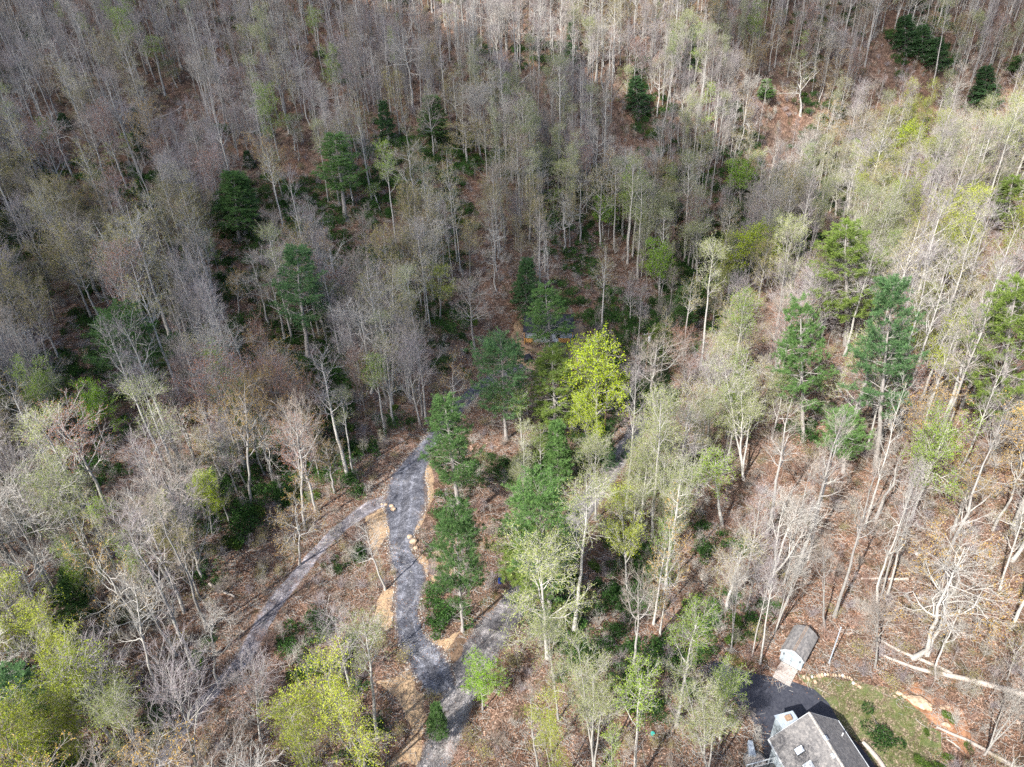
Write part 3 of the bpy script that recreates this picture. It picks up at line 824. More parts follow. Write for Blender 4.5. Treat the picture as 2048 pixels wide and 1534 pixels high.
def drape(name, poly, m, off, label, step=0.5, jit=0.22, kind="structure", seed=1, line=None):
    # roughen the outline
    out = []
    n = len(poly)
    for a in range(n):
        p, q = poly[a], poly[(a + 1) % n]
        k = max(1, int(np.linalg.norm(q - p) / .8))
        for t in range(k): out.append(p + (q - p) * t / k)
    out = np.array(out)
    out += jit * np.c_[vnoise(out[:, 0] + 50, out[:, 1], 1.3, seed), vnoise(out[:, 0], out[:, 1] + 90, 1.3, seed + 1)]
    x0, y0 = np.floor(out.min(0)) - 1; x1, y1 = np.ceil(out.max(0)) + 1
    ax = np.arange(x0, x1 + step / 2, step); ay = np.arange(y0, y1 + step / 2, step)
    X, Y = np.meshgrid(ax, ay); ins = inside(out, X, Y)
    nx = len(ax)
    I = (np.arange(nx - 1)[None] + np.arange(len(ay) - 1)[:, None] * nx).ravel()
    fi = ins.ravel()
    anyin = fi[I] | fi[I + 1] | fi[I + nx] | fi[I + nx + 1]
    I = I[anyin]
    used = np.unique(np.r_[I, I + 1, I + nx, I + nx + 1])
    remap = -np.ones(X.size, int); remap[used] = np.arange(len(used))
    ux, uy = X.ravel()[used], Y.ravel()[used]; ui = fi[used]
    d, bx, by = near_line(out, ux[~ui], uy[~ui])
    ux[~ui] = bx; uy[~ui] = by
    uz = zt(ux, uy) + np.where(ui, off, off * .4)
    T_ = np.vstack([np.c_[I, I + 1, I + nx + 1], np.c_[I, I + nx + 1, I + nx]])
    me = np_mesh(name, np.c_[ux, uy, uz], remap[T_], [m], smooth=True)
    if line is not None:
        d, bx, by = near_line(line[:, :2], ux, uy, closed=False)
        k_ = np.argmin(np.hypot(bx[:, None] - line[None, :, 0], by[:, None] - line[None, :, 1]), axis=1)
        a_ = me.attributes.new("offset", 'FLOAT', 'POINT'); a_.data.foreach_set("value", d.astype(np.float32))
        a_ = me.attributes.new("edge", 'FLOAT', 'POINT'); a_.data.foreach_set("value", (d / (line[k_, 2] / 2)).astype(np.float32))
    return tag(link(name, me), label, kind=kind)

drape("road", P_main, M['road'], .035, "old grey gravel road running down through the trees", jit=.4, line=L_main)
drape("gravel_track", P_track, M['track'], .040, "narrow lilac grey gravel track bending through the bare trees", seed=5, jit=.45, line=L_track)
drape("gravel_driveway", P_drive, M['gravel'], .055, "freshly laid blue grey stone driveway climbing to the new cabin", seed=9, jit=.42, line=L_drive)
drape("forest_path", P_ptop, M['mud'], .03, "faint brown woodland path along the far slope", seed=13)
drape("driveway", P_asph, M['asphalt'], .04, "smooth black asphalt driveway curving round the grey roofed house", jit=.05, seed=17)
MUD = [(868,1300),(895,1300),(925,1270),(975,1200),(1010,1160),(1025,1180),(985,1225),(950,1275),(915,1330),(898,1372),(885,1340)]
drape("road_verge", pix_poly(MUD), M['mud'], .028, "brown muddy verge between the new driveway and the old road", seed=21)
STL = {
 'straw_right': "long curved strip of tan straw along the right edge of the driveway",
 'straw_island': "rounded island of tan straw where the track leaves the driveway",
 'straw_left': "narrow patch of straw on the left edge of the lower driveway",
 'straw_mid': "small sliver of straw at the driveway's narrowest bend",
 'straw_bank': "sandy straw covered bank behind the dense green pine",
 'straw_tip': "curved straw tip between driveway and old road",
 'straw_road_end': "straw strewn verge beside the road at the bottom",
 'straw_site': "orange straw and clay below the new cabin",
 'straw_site_right': "orange soil strip on the far side of the new cabin",
}
for q, (k, pts) in enumerate(SOIL.items()):
    drape("straw_covered_ground", pix_poly(pts), M['straw'], .025, STL[k], seed=30 + 3 * q, jit=.7)
def m_lawn():
    m, nt, b = mat("patchy_lawn")
    co = geo_pos(nt)
    f = noise(nt, co, 3.0, 8, .8)
    r = ramp(nt, f, [(0.3, (0.045, 0.075, 0.020)), (0.55, (0.105, 0.125, 0.040)), (0.75, (0.24, 0.19, 0.11))])
    g = noise(nt, co, .55, 9, .85, 1.2)
    k = ramp(nt, g, [(0.44, (0, 0, 0)), (0.56, (.92, .92, .92))])
    v = N(nt, "ShaderNodeTexVoronoi", Scale=8.5); nt.links.new(co, v.inputs["Vector"])
    hs = nt.nodes.new("ShaderNodeSeparateColor"); nt.links.new(v.outputs["Color"], hs.inputs[0])
    l = ramp(nt, hs.outputs[0], [(0.0, (0.050, 0.036, 0.026)), (0.6, (0.15, 0.105, 0.075)), (1.0, (0.40, 0.31, 0.24))])
    c = mixc(nt, k.outputs[0], r.outputs[0], l.outputs[0])
    nt.links.new(c, b.inputs["Base Color"]); b.inputs["Roughness"].default_value = .95
    bump(nt, f, b, .9, .1)
    return m
drape("lawn", P_lawn, m_lawn(), .02, "patchy green and brown lawn beside the asphalt driveway", seed=71, jit=.4)
CLAYS = [[(1822,1362),(1840,1372),(1885,1398),(1925,1425),(1950,1470),(1965,1500),(1935,1478),(1900,1430),(1860,1400),(1826,1380)], [(1795,1380),(1830,1390),(1870,1425),(1905,1450),(1950,1500),(1925,1500),(1885,1460),(1850,1430),(1805,1395)]]
for q, pts in enumerate(CLAYS):
    drape("bare_clay_ground", pix_poly(pts), M['clay'], .02, ["upper streak of orange clay between lawn and fallen trunks", "lower strip of orange clay carrying the tan boulders"][q], seed=81 + q, jit=.5)

#PART2
# ------------------------------------------------------------------ clouds between the sun and the hillside
def cloud(name, target, rx, ry, seed, keep, label, alt=270.0):
    m = bpy.data.materials.new("cloud_vapour"); m.use_nodes = True
    nt = m.node_tree; nt.nodes.remove(nt.nodes["Principled BSDF"])
    d = nt.nodes.new("ShaderNodeBsdfDiffuse"); d.inputs[0].default_value = (.9, .9, .92, 1)
    t = nt.nodes.new("ShaderNodeBsdfTransparent"); mx = nt.nodes.new("ShaderNodeMixShader")
    mx.inputs[0].default_value = 1 - keep
    nt.links.new(t.outputs[0], mx.inputs[1]); nt.links.new(d.outputs[0], mx.inputs[2])
    nt.links.new(mx.outputs[0], nt.nodes["Material Output"].inputs[0])
    c = np.array(target) + SUN_DIR * ((alt - target[2]) / SUN_DIR[2])
    nu, nv = 96, 40
    u = np.linspace(0, 2 * math.pi, nu, endpoint=False); v = np.linspace(0.02, math.pi - .02, nv)
    U, Vv = np.meshgrid(u, v)
    d3 = np.stack([np.cos(U) * np.sin(Vv), np.sin(U) * np.sin(Vv), np.cos(Vv)], -1)
    n = 0.0
    for wl, am, sd in ((.9, .16, 0), (.4, .10, 5), (.18, .06, 9)):
        n = n + am * (vnoise(d3[..., 0] + 7, d3[..., 1] + 9 + d3[..., 2], wl, seed + sd) + vnoise(d3[..., 2] + 3, d3[..., 0] - d3[..., 1] + 5, wl, seed + sd + 1))
    r = 1 + n
    P = d3 * r[..., None] * np.array([rx, ry, 26.0]) + c
    P = P.reshape(-1, 3)
    i = (np.arange(nu)[None] + np.arange(nv - 1)[:, None] * nu); j = ((np.arange(nu) + 1) % nu)[None] + np.arange(nv - 1)[:, None] * nu
    a, b = i.ravel(), j.ravel()
    tag(link(name, np_mesh(name, P, np.vstack([np.c_[a, a + nu, b + nu], np.c_[a, b + nu, b]]), [m], smooth=True)), label, kind="structure")

cloud("cloud", (-70, 168, 22), 118, 84, 3, .42, "broad thin cloud drifting over the left hillside")
cloud("cloud", (132, 243, 42), 56, 23, 8, .46, "small thin cloud over the far right slope")

# ------------------------------------------------------------------ the grey roofed house, bottom right
ZE, ZR = 3.6, 6.7
hA = atz(1538, 1478, ZE); hB = atz(1675, 1441, ZE)
ac = (hB - hA); ac[2] = 0; HW = np.linalg.norm(ac) / 2; ac = ac / np.linalg.norm(ac)
al = np.array([ac[1], -ac[0], 0.0])
if al[1] > 0: al = -al
h0 = (hA + hB) / 2; h0[2] = 0
HL = 15.0
house = link("house", None, loc=(h0 + al * HL / 2) * np.array([1, 1, 0]))
tag(house, "grey shingled house beside the asphalt driveway, cut off by the picture's bottom", "house")
hrz = math.atan2(ac[1], ac[0])
house.rotation_euler = (0, 0, hrz)
# local frame: x across, y backwards from front gable (front at y=+HL/2)
def hl(p):
    q = np.asarray(p) - (h0 + al * HL / 2)
    return np.array([q @ ac, -(q @ al), p[2]])
mb = MB()
w = HW - .35; y0, y1 = -HL / 2 + .3, HL / 2 - .35
mb.add([(-w, y0, -.5), (w, y0, -.5), (w, y1, -.5), (-w, y1, -.5), (-w, y0, ZE - .15), (w, y0, ZE - .15), (w, y1, ZE - .15), (-w, y1, ZE - .15), (0, y0, ZR - .3), (0, y1, ZR - .3)],
       [(3,2,1,0),(0,1,5,8,4),(2,3,7,9,6),(1,2,6,5),(3,0,4,7),(4,8,9,7),(5,6,9,8)])
mb.build("wall", M['shedpaint'], house)
for sx in (-1, 1):
    mb = MB()
    a = [(0, -HL / 2, ZR - .12), (sx * HW, -HL / 2, ZE - .12), (sx * HW, HL / 2, ZE - .12), (0, HL / 2, ZR - .12)]
    b = [(p[0], p[1], p[2] + .10) for p in a]
    if sx > 0: a, b = a[::-1], b[::-1]
    mb.hexa(a, b)
    mb.build("roof", M['blackroof'], house)
def shingle_field(parent, p_eave0, p_eave1, p_ridge0, expo=.19, tab=.26, seed=1, th=.018, name="shingles"):
    """overlapping tabs laid up a slope; one joined part"""
    r = random.Random(seed)
    e0, e1, r0 = Vector(p_eave0), Vector(p_eave1), Vector(p_ridge0)
    along = (e1 - e0); L = along.length; along.normalize()
    up = (r0 - e0); up -= along * up.dot(along); Hh = up.length; up.normalize()
    nrm = along.cross(up)
    if nrm.z < 0: nrm = -nrm
    mb = MB()
    rows = int(Hh / expo)
    ex = Hh / rows
    for k in range(rows):
        x = -r.uniform(0, tab)
        while x < L:
            wd = tab * r.uniform(.75, 1.2)
            xa, xb = max(0, x), min(L, x + wd - .012)
            if xb - xa > .05:
                h = r.uniform(0, .008)
                bot = e0 + up * (k * ex - .02 + r.uniform(-.012, .012)); top = e0 + up * min(Hh, (k + 1.25) * ex)
                P = [bot + along * xa, bot + along * xb, top + along * xb, top + along * xa]
                lo = [P[0] + nrm * (.006), P[1] + nrm * .006, P[2] + nrm * .002, P[3] + nrm * .002]
                hi = [P[0] + nrm * (th + .014 + h), P[1] + nrm * (th + .014 + h), P[2] + nrm * .010, P[3] + nrm * .010]
                mb.hexa(lo, hi)
            x += wd
    o = mb.build(name, M['shingle'], parent)
    o["kind"] = "stuff"
    return o
for sx in (-1, 1):
    shingle_field(house, (sx * HW, -HL / 2, ZE), (sx * HW, HL / 2, ZE), (0, -HL / 2, ZR), seed=5 + sx)
mb = MB(); mb.add([(-.16, -HL/2, ZR-.02), (.16, -HL/2, ZR-.02), (.16, HL/2, ZR-.02), (-.16, HL/2, ZR-.02), (0, -HL/2, ZR+.07), (0, HL/2, ZR+.07)], [(0,4,5,3),(1,2,5,4),(0,1,4),(2,3,5),(3,2,1,0)])
mb.build("ridge_cap", M['greyrock'], house)
for sx in (-1, 1):
    mb = MB(); mb.box((sx * (HW + .07), 0, ZE - .08), (.13, HL, .12)); mb.build("gutter", M['trimwhite'], house)
for sx in (-1, 1):
    mb = MB(); e = .03
    mb.hexa([(0, HL/2 + .005, ZR - .3), (sx * HW, HL/2 + .005, ZE - .3), (sx * HW, HL/2 + .05, ZE - .3), (0, HL/2 + .05, ZR - .3)][::sx],
            [(0, HL/2 + .005, ZR + e), (sx * HW, HL/2 + .005, ZE + e), (sx * HW, HL/2 + .05, ZE + e), (0, HL/2 + .05, ZR + e)][::sx])
    mb.build("barge_board", M['trimwhite'], house)
slope = math.atan2(ZR - ZE, HW)
def on_roof(px, py, sx):
    """local point of the roof plane seen at a photo pixel"""
    d = ray(px, py); lo_, hi_ = 60.0, 120.0
    f = lambda t: (CAMPOS + d * t)[2] - (ZR - (ZR - ZE) / HW * abs(hl(CAMPOS + d * t)[0]))
    for _ in range(40):
        m_ = .5 * (lo_ + hi_)
        if f(m_) > 0: lo_ = m_
        else: hi_ = m_
    q = hl(CAMPOS + d * lo_)
    return (q[0], q[1], ZR - (ZR - ZE) / HW * abs(q[0]))
def roof_box(name, px, py, sx, size, m_, lift=.06):
    q = on_roof(px, py, sx)
    mb = MB(); R = Matrix.Rotation(sx * slope, 3, 'Y')
    mb.box(Vector(q) + R @ Vector((0, 0, lift)), size, M=R)
    return mb.build(name, m_, house, bevel=.01)
f1 = roof_box("skylight", 1600, 1501, -1, (1.0, .75, .18), M['deckwood'])
R = Matrix.Rotation(-slope, 3, 'Y'); q = on_roof(1600, 1501, -1)
mb = MB(); mb.box(Vector(q) + R @ Vector((0, 0, .165)), (.86, .60, .02), M=R); mb.build("pane", M['glass'], f1)
roof_box("skylight", 1618, 1533, -1, (1.0, .75, .18), M['trimwhite'])
roof_box("roof_vent", 1650, 1477, 1, (.42, .42, .26), M['metal'], .1)
roof_box("roof_vent", 1666, 1513, 1, (.42, .42, .26), M['metal'], .1)
q = on_roof(1684, 1472, 1)
mb = MB(); mb.tube([(q[0], q[1], q[2] - .1), (q[0], q[1], q[2] + .5)], [.07, .07], 10); mb.build("vent_pipe", M['white'], house)
# projecting bay under a pale metal roof at the front gable
bx = hl(atz(1583, 1450, 4.5))
mb = MB(); bw, bl_ = .95, 1.35
bc = (bx[0], bx[1], 0)
mb.hexa([(bc[0]-bw, bc[1]-bl_, -.4), (bc[0]+bw, bc[1]-bl_, -.4), (bc[0]+bw, bc[1]+bl_, -.4), (bc[0]-bw, bc[1]+bl_, -.4)],
        [(bc[0]-bw, bc[1]-bl_, 4.55), (bc[0]+bw, bc[1]-bl_, 4.55), (bc[0]+bw, bc[1]+bl_, 4.25), (bc[0]-bw, bc[1]+bl_, 4.25)])
bay = mb.build("bay", M['shedpaint'], house, bevel=.02)
mb = MB()
mb.hexa([(bc[0]-bw-.12, bc[1]-bl_, 4.57), (bc[0]+bw+.12, bc[1]-bl_, 4.57), (bc[0]+bw+.12, bc[1]+bl_+.12, 4.25), (bc[0]-bw-.12, bc[1]+bl_+.12, 4.25)],
        [(bc[0]-bw-.12, bc[1]-bl_, 4.63), (bc[0]+bw+.12, bc[1]-bl_, 4.63), (bc[0]+bw+.12, bc[1]+bl_+.12, 4.31), (bc[0]-bw-.12, bc[1]+bl_+.12, 4.31)])
mb.build("bay_roof", M['metal'], bay)
mb = MB(); mb.box((bc[0]+.1, bc[1]+.75, 4.55), (.62, .5, .3)); mb.build("chimney_cap", M['brownwood'], bay)
# windows down the left wall
for yy in (HL / 2 - 3.2, HL / 2 - 6.0, HL/2 - 9.0):
    mb = MB(); mb.box((-w - .03, yy, 2.3), (.07, 1.3, 1.3)); f = mb.build("window", M['trimwhite'], house)
    mb = MB(); mb.box((-w - .07, yy, 2.3), (.03, 1.1, 1.1)); mb.build("pane", M['dark'], f)

# ------------------------------------------------------------------ deck beside the house
dk0 = hl(atz(1534, 1512, 1.0))
deck = link("deck", None, loc=tuple(house.location)); deck.rotation_euler = (0, 0, hrz)
tag(deck, "dark boarded deck along the left wall of the grey roofed house", "deck")
nb = 22; dW = 3.2; dx0 = -w - .03 - dW; dy1 = HL / 2 - 1.2; dL = 8.6
bd = MB(); bd.box((0, 0, 0), (.135, dL, .04)); bme = None
for k in range(nb):
    x = dx0 + .075 + k * .146
    if k == 0:
        o = bd.build("board", M['deckwood'], deck); bme = o.data
    else:
        o = link("board", bme, deck)
    o.location = (x, dy1 - dL / 2, 1.0 + (k % 3) * .003)
mb = MB(); mb.box((dx0 + dW / 2, dy1 - dL / 2, .80), (dW - .05, dL - .05, .3)); mb.build("frame", M['brownwood'], deck)
for k in range(5):
    for ex in (dx0 + .15, dx0 + dW - .2):
        mb = MB(); mb.box((ex, dy1 - .2 - k * (dL - .4) / 4, .28), (.14, .14, .8)); mb.build("post", M['brownwood'], deck)
rail = MB()
for k in range(6): rail.box((dx0 + .05 + k * (dW - .1) / 5, dy1 + .05, 1.5), (.07, .07, 1.0))
rail.box((dx0 + dW / 2, dy1 + .05, 2.02), (dW, .09, .06))
rail.box((dx0 + dW / 2, dy1 + .05, 1.2), (dW, .04, .05))
rail.build("railing", M['trimwhite'], deck)
def h2w(x, y, z):
    p = h0 + al * HL / 2 + ac * x - al * y; return np.array([p[0], p[1], z])
def table(name, lc, label, top, m_, rz=0.0):
    t = link(name, None, loc=h2w(*lc)); t.rotation_euler = (0, 0, hrz + rz); tag(t, label, "table")
    mb = MB(); mb.box((0, 0, .71), (top[0], top[1], .05)); mb.build("tabletop", m_, t, bevel=.01)
    for sx in (-1, 1):
        for sy in (-1, 1):
            mb = MB(); mb.box((sx * (top[0] / 2 - .08), sy * (top[1] / 2 - .08), .343), (.06, .06, .685)); mb.build("leg", m_, t)
    return t
table("deck_table", (dx0 + 1.0, dy1 - 1.1, 1.023), "small weathered table near the deck railing", (1.0, .8), M['wood'], .1)
def chair(lc, rz, label, m_):
    t = link("deck_chair", None, loc=h2w(*lc)); t.rotation_euler = (0, 0, hrz + rz); tag(t, label, "chair", "chairs on the deck")
    mb = MB()
    for k in range(4): mb.box((-.19 + k * .125, 0, .43), (.11, .48, .025))
    mb.build("seat", m_, t)
    mb = MB()
    for k in range(4): mb.box((-.19 + k * .125, .25 + .02, .75), (.11, .03, .62))
    mb.build("backrest", m_, t)
    for sx in (-1, 1):
        for sy in (-1, 1):
            mb = MB(); mb.box((sx * .2, sy * .2, .208), (.05, .05, .415)); mb.build("leg", m_, t)
chair((dx0 + .5, dy1 - 2.2, 1.023), 1.5, "brown slatted chair at the left edge of the deck", M['brownwood'])
chair((dx0 + 1.9, dy1 - 1.1, 1.023), -1.5, "brown slatted chair nearest the house wall", M['brownwood'])
# pale blue cover and round stone pad beside the deck
g = G(1501, 1501)
mb = MB(); mb.add([(-.35,-.75,.5),(.42,-.7,.46),(.26,.75,.62),(-.22,.78,.66),(-.38,-.78,.02),(.46,-.74,.02),(.30,.80,.02),(-.26,.83,.02)],[(0,1,2,3),(4,5,1,0),(5,6,2,1),(6,7,3,2),(7,4,0,3),(7,6,5,4)])
t = mb.build("covered_bench", M['metal'], None, bevel=.04, loc=(g[0], g[1], float(zt(g[0], g[1])) + .02)); t.rotation_euler = (0, 0, -.15)
tag(t, "pale blue covered garden bench left of the dark deck", "bench")
g = G(1511, 1526)
pad = link("stone_pad", None, loc=(g[0], g[1], float(zt(g[0], g[1])))); tag(pad, "round brown paved pad at the picture's bottom beside the deck", "patio")
mb = MB(); ring = [(math.cos(a) * 1.1, math.sin(a) * 1.1) for a in np.linspace(0, 2 * math.pi, 25)[:-1]]
mb.add([(x, y, -.2) for x, y in ring] + [(x, y, .14) for x, y in ring], [tuple(range(23, -1, -1)), tuple(range(24, 48))] + [(k, (k + 1) % 24, 24 + (k + 1) % 24, 24 + k) for k in range(24)])
mb.build("pad", M['wood'], pad, bevel=.02)
mb = MB(); ring2 = [(math.cos(a) * 1.22, math.sin(a) * 1.22) for a in np.linspace(0, 2 * math.pi, 25)]
mb.tube([(x, y, .1) for x, y in ring2], [.1] * 25, 6); mb.build("rim", M['deckwood'], pad)
# split retaining log along the asphalt
def ground_tube(name, pix, rads, m_, label, cat, group=None, lift=.7, k=9, seed=0, parent=None):
    rows = [np.r_[G(x, y)[:2], r_] for (x, y), r_ in zip(pix, rads)]
    L = smooth_line(rows, 1.2)
    r = np.random.default_rng(seed)
    z = zt(L[:, 0], L[:, 1])
    # a trunk is stiff: smooth its height along the run
    A = np.polyfit(np.linspace(0, 1, len(z)), z, 3 if len(z) > 6 else 1); zs = np.polyval(A, np.linspace(0, 1, len(z)))
    zs = np.maximum(zs, z - .05)
    P = np.c_[L[:, :2] + r.normal(0, .03, (len(L), 2)), zs + L[:, 2] * lift]
    V_, F_2 = tubes(P[None], L[None, :, 2], k, quads=True, cap=True)
    mb = MB(); mb.add(V_, F_2)
    o = mb.build(name, m_, parent, smooth=False)
    return tag(o, label, cat, group)
ground_tube("retaining_log", [(1725,1486),(1743,1505),(1768,1538)], [.22,.24,.24], M['log'], "pale log edging between the asphalt driveway and the lawn", "log")

# ------------------------------------------------------------------ garden shed
zs = float(G(1578, 1338)[2])
sA = atz(1555, 1321, zs); sB = atz(1602, 1347, zs)
sac = sB - sA; sac[2] = 0; SWd = np.linalg.norm(sac); sac /= SWd
sal = np.array([-sac[1], sac[0], 0])
if sal[1] < 0: sal = -sal
SL = 4.3
sc = (sA + sB) / 2 + sal * SL / 2
shed = link("garden_shed", None, loc=(sc[0], sc[1], zs)); srz = math.atan2(sac[1], sac[0]); shed.rotation_euler = (0, 0, srz)
tag(shed, "pale blue garden shed with grey shingle roof at the edge of the wood", "shed")
hw = SWd / 2
prof = [(-hw, 1.95), (-hw + .42, 2.42), (0, 2.95), (hw - .42, 2.42), (hw, 1.95)]
ya, yb = -SL / 2 + .12, SL / 2 - .12
ww = hw - .12
wp = [(-ww, 0.18), (ww, .18), (ww, 1.9), (hw - .46, 2.36), (0, 2.88), (-hw + .46, 2.36), (-ww, 1.9)]
mb = MB(); n7 = 7
mb.add([(x, ya, z) for x, z in wp] + [(x, yb, z) for x, z in wp], [tuple(range(7)), tuple(range(13, 6, -1))] + [(k, k + 7, (k + 1) % 7 + 7, (k + 1) % 7) for k in range(7)])
wall = mb.build("wall", M['shedpaint'], shed)
mb = MB()
for k in range(8): mb.box((-ww + .2 + k * (2 * ww - .4) / 7, ya - .012, 1.0), (.03, .02, 1.6))
mb.build("batten", M['trimwhite'], wall)
for k in range(4):
    a, b = prof[k], prof[k + 1]
    mb = MB(); y_0, y_1 = -SL / 2, SL / 2
    mb.hexa([(a[0], y_0, a[1]), (b[0], y_0, b[1]), (b[0], y_1, b[1]), (a[0], y_1, a[1])], [(a[0], y_0, a[1] + .05), (b[0], y_0, b[1] + .05), (b[0], y_1, b[1] + .05), (a[0], y_1, a[1] + .05)])
    mb.build("roof_panel", M['blackroof'], shed)
    lo_, hi_ = (a, b) if a[1] < b[1] else (b, a)
    shingle_field(shed, (lo_[0], y_0, lo_[1] + .05), (lo_[0], y_1, lo_[1] + .05), (hi_[0], y_0, hi_[1] + .05), expo=.19, tab=.28, seed=20 + k)
for sx in (-.09, .09):
    mb = MB(); mb.box((sx, 0, 3.035), (.05, SL, .04)); mb.build("ridge_strip", M['brownwood'], shed)
fr = MB()
for k in range(4):
    a, b = prof[k], prof[k + 1]
    fr.hexa([(a[0], -SL/2 - .05, a[1] - .10), (b[0], -SL/2 - .05, b[1] - .10), (b[0], -SL/2 - .004, b[1] - .10), (a[0], -SL/2 - .004, a[1] - .10)], [(a[0], -SL/2 - .05, a[1] + .08), (b[0], -SL/2 - .05, b[1] + .08), (b[0], -SL/2 - .004, b[1] + .08), (a[0], -SL/2 - .004, a[1] + .08)])
fr.build("barge_board", M['trimwhite'], shed)
for sx in (-1, 1):
    mb = MB(); mb.box((sx * .44, ya - .035, 1.13), (.84, .03, 1.75)); d = mb.build("door", M['shedpaint'], shed, bevel=.01)
    mb = MB(); mb.box((sx * .08, ya - .07, 1.1), (.04, .04, .2)); mb.build("handle", M['dark'], d)
    for zz in (.32, 1.13, 1.95):
        mb = MB(); mb.box((sx * .44, ya - .06, zz), (.78, .018, .09)); mb.build("rail", M['trimwhite'], d)
    for k in range(2):
        mb = MB(); mb.box((sx * (ww - .42) , ya - .02, 1.50 + k * .2), (.34, .05, .09)); mb.build("louvre", M['dark'], shed)
mb = MB(); mb.box((0, 0, .08), (2 * ww - .1, SL - .5, .22)); mb.build("floor_frame", M['brownwood'], shed)
# loading ramp of separate boards
ramp_ = link("shed_ramp", None, loc=(sc[0], sc[1], zs)); ramp_.rotation_euler = (0, 0, srz)
tag(ramp_, "weathered board ramp between the shed doors and the asphalt", "ramp")
bm1 = None
RL = 2.35; nbd = 11
for k in range(nbd):
    t = (k + .5) / nbd
    yy = -SL / 2 - .02 - t * RL
    wpt = np.array([sc[0], sc[1], 0]) + sal * yy
    zz = .22 * (1 - t) + (float(zt(wpt[0], wpt[1])) - zs) * t + .07
    if bm1 is None:
        mb = MB(); mb.box((0, 0, 0), (2.0, RL / nbd - .012, .035)); o = mb.build("board", M['wood'], ramp_); bm1 = o.data
    else: o = link("board", bm1, ramp_)
    o.location = (random.uniform(-.02, .02), yy, zz + random.uniform(-.004, .004))
for sx in (-1, 1):
    p_e = np.array([sc[0], sc[1], 0]) + sal * (-SL / 2 - RL); ze = float(zt(p_e[0], p_e[1])) - zs
    mb = MB(); mb.hexa([(sx*.8-.03, -SL/2-.03, -.1), (sx*.8+.03, -SL/2-.03, -.1), (sx*.8+.03, -SL/2-RL, ze-.1), (sx*.8-.03, -SL/2-RL, ze-.1)][::-1], [(sx*.8-.03, -SL/2-.03, .265), (sx*.8+.03, -SL/2-.03, .265), (sx*.8+.03, -SL/2-RL, ze+.045), (sx*.8-.03, -SL/2-RL, ze+.045)][::-1])
    mb.build("joist", M['brownwood'], ramp_)

# ------------------------------------------------------------------ flagpole, edging stones, boulders, logs
g = G(1658, 1326)
pole = link("flagpole", None, loc=g); tag(pole, "bare pale metal pole standing right of the garden shed", "pole")
mb = MB(); mb.tube([(0, 0, -.3), (0, 0, 3), (0, 0, 6.4)], [.075, .068, .05], 10); mb.build("shaft", M['metal'], pole)
mb = MB(); mb.tube([(0, 0, 6.4), (0, 0, 6.46)], [.09, .09], 10); mb.build("cap", M['metal'], pole)
mb = MB(); mb.tube([(0, 0, -.1), (0, 0, .06)], [.16, .16], 10); mb.build("base", M['greyrock'], pole)
AR = [(735,850),(790,875),(845,852),(880,850),(915,840),(945,835),(985,825),(1025,820),(1060,820),(1135,825),(1165,830),(1220,830),(1260,832),(1290,850),(1325,852),(1355,860),(1385,890),(1405,935),(1440,950),(1475,975),(1500,990),(885,915)]
for q, (x, y) in enumerate(AR):
    g = G(1500 + x / 6.827, 1230 + y / 6.827)
    s_ = random.uniform(.30, .50) if q not in (1, 5, 6, 21) else .62
    mb = MB(); mb.rock((0, 0, .10), (s_ * .7, s_, .34), q + 50, q); o = mb.build("edging_stone", M['rock'] if q == 0 else M['white'] if q % 5 == 2 else M['rock'], None, loc=g)
    lab = {0: "orange edging stone nearest the right corner of the shed", 21: "single pale edging stone lying inside the curved row", 1: "larger pale edging stone starting the curved row by the asphalt", 20: "last edging stone at the lawn end of the curved row"}.get(q, "small pale stone in the curved edging row beside the lawn")
    tag(o, lab, "stone", "stones edging the lawn")
BO = [((490,300),.75,"tan boulder at the upper left end of the boulder row"),((560,340),.6,"small tan boulder second in the boulder row"),((635,360),.95,"squarish tan boulder touching the big flat one"),((740,420),2.0,"long flat tan boulder, largest in the row"),((838,440),.9,"tan boulder just below the large flat one"),((845,480),.9,"cream boulder at the lower tip of the large flat one"),((1022,470),.65,"cream stone lying alone on the leaf litter above the clay"),((1088,465),.6,"small orange stone beside the lone cream stone"),((1075,690),.8,"tan stone at the head of the thin leaning log"),((430,325),.3,"tiny white stone left of the boulder row")]
for q, ((x, y), s_, lab) in enumerate(BO):
    g = G(1720 + x / 6.244, 1340 + y / 6.244)
    mb = MB(); mb.rock((0, 0, .16 * s_), (s_ * 1.15, s_ * .72, .5 * min(s_, 1.1)), q + 90, q * .7); o = mb.build("boulder", M['rock'], None, bevel=.03, loc=g); o.rotation_euler = (0, 0, -.45)
    tag(o, lab, "boulder", "boulders above the lawn")
RK = [(1835,1109,.9,"pale round rock on the leaf litter below the leaning right-hand trunks"),(1655,1108,1.3,"broad grey rock beside two trunks on the right-hand slope"),(783,1013,.8,"pale rock on the tip of the straw island"),(787,1020,.9,"largest pale rock on the straw island"),(772,1010,.6,"small tan rock on the top edge of the straw island"),(764,1009,.5,"orange tinted rock on the straw island's rim"),(827,1085,1.2,"grey brown boulder where the driveway pinches in"),(820,1075,.9,"tan boulder above the driveway's culvert"),(832,1097,.8,"brown boulder below the driveway's culvert"),(1325,305,1.8,"pale boulder on the far slope beyond the wood")]
for q, (x, y, s_, lab) in enumerate(RK):
    g = G(x, y)
    mb = MB(); mb.rock((0, 0, .18 * s_), (s_, s_ * .8, .55 * s_), q + 190, q); o = mb.build("rock", M['rock'] if 1 < q < 9 else M['greyrock'], None, bevel=.03, loc=g)
    tag(o, lab, "rock", "rocks lying on the ground")
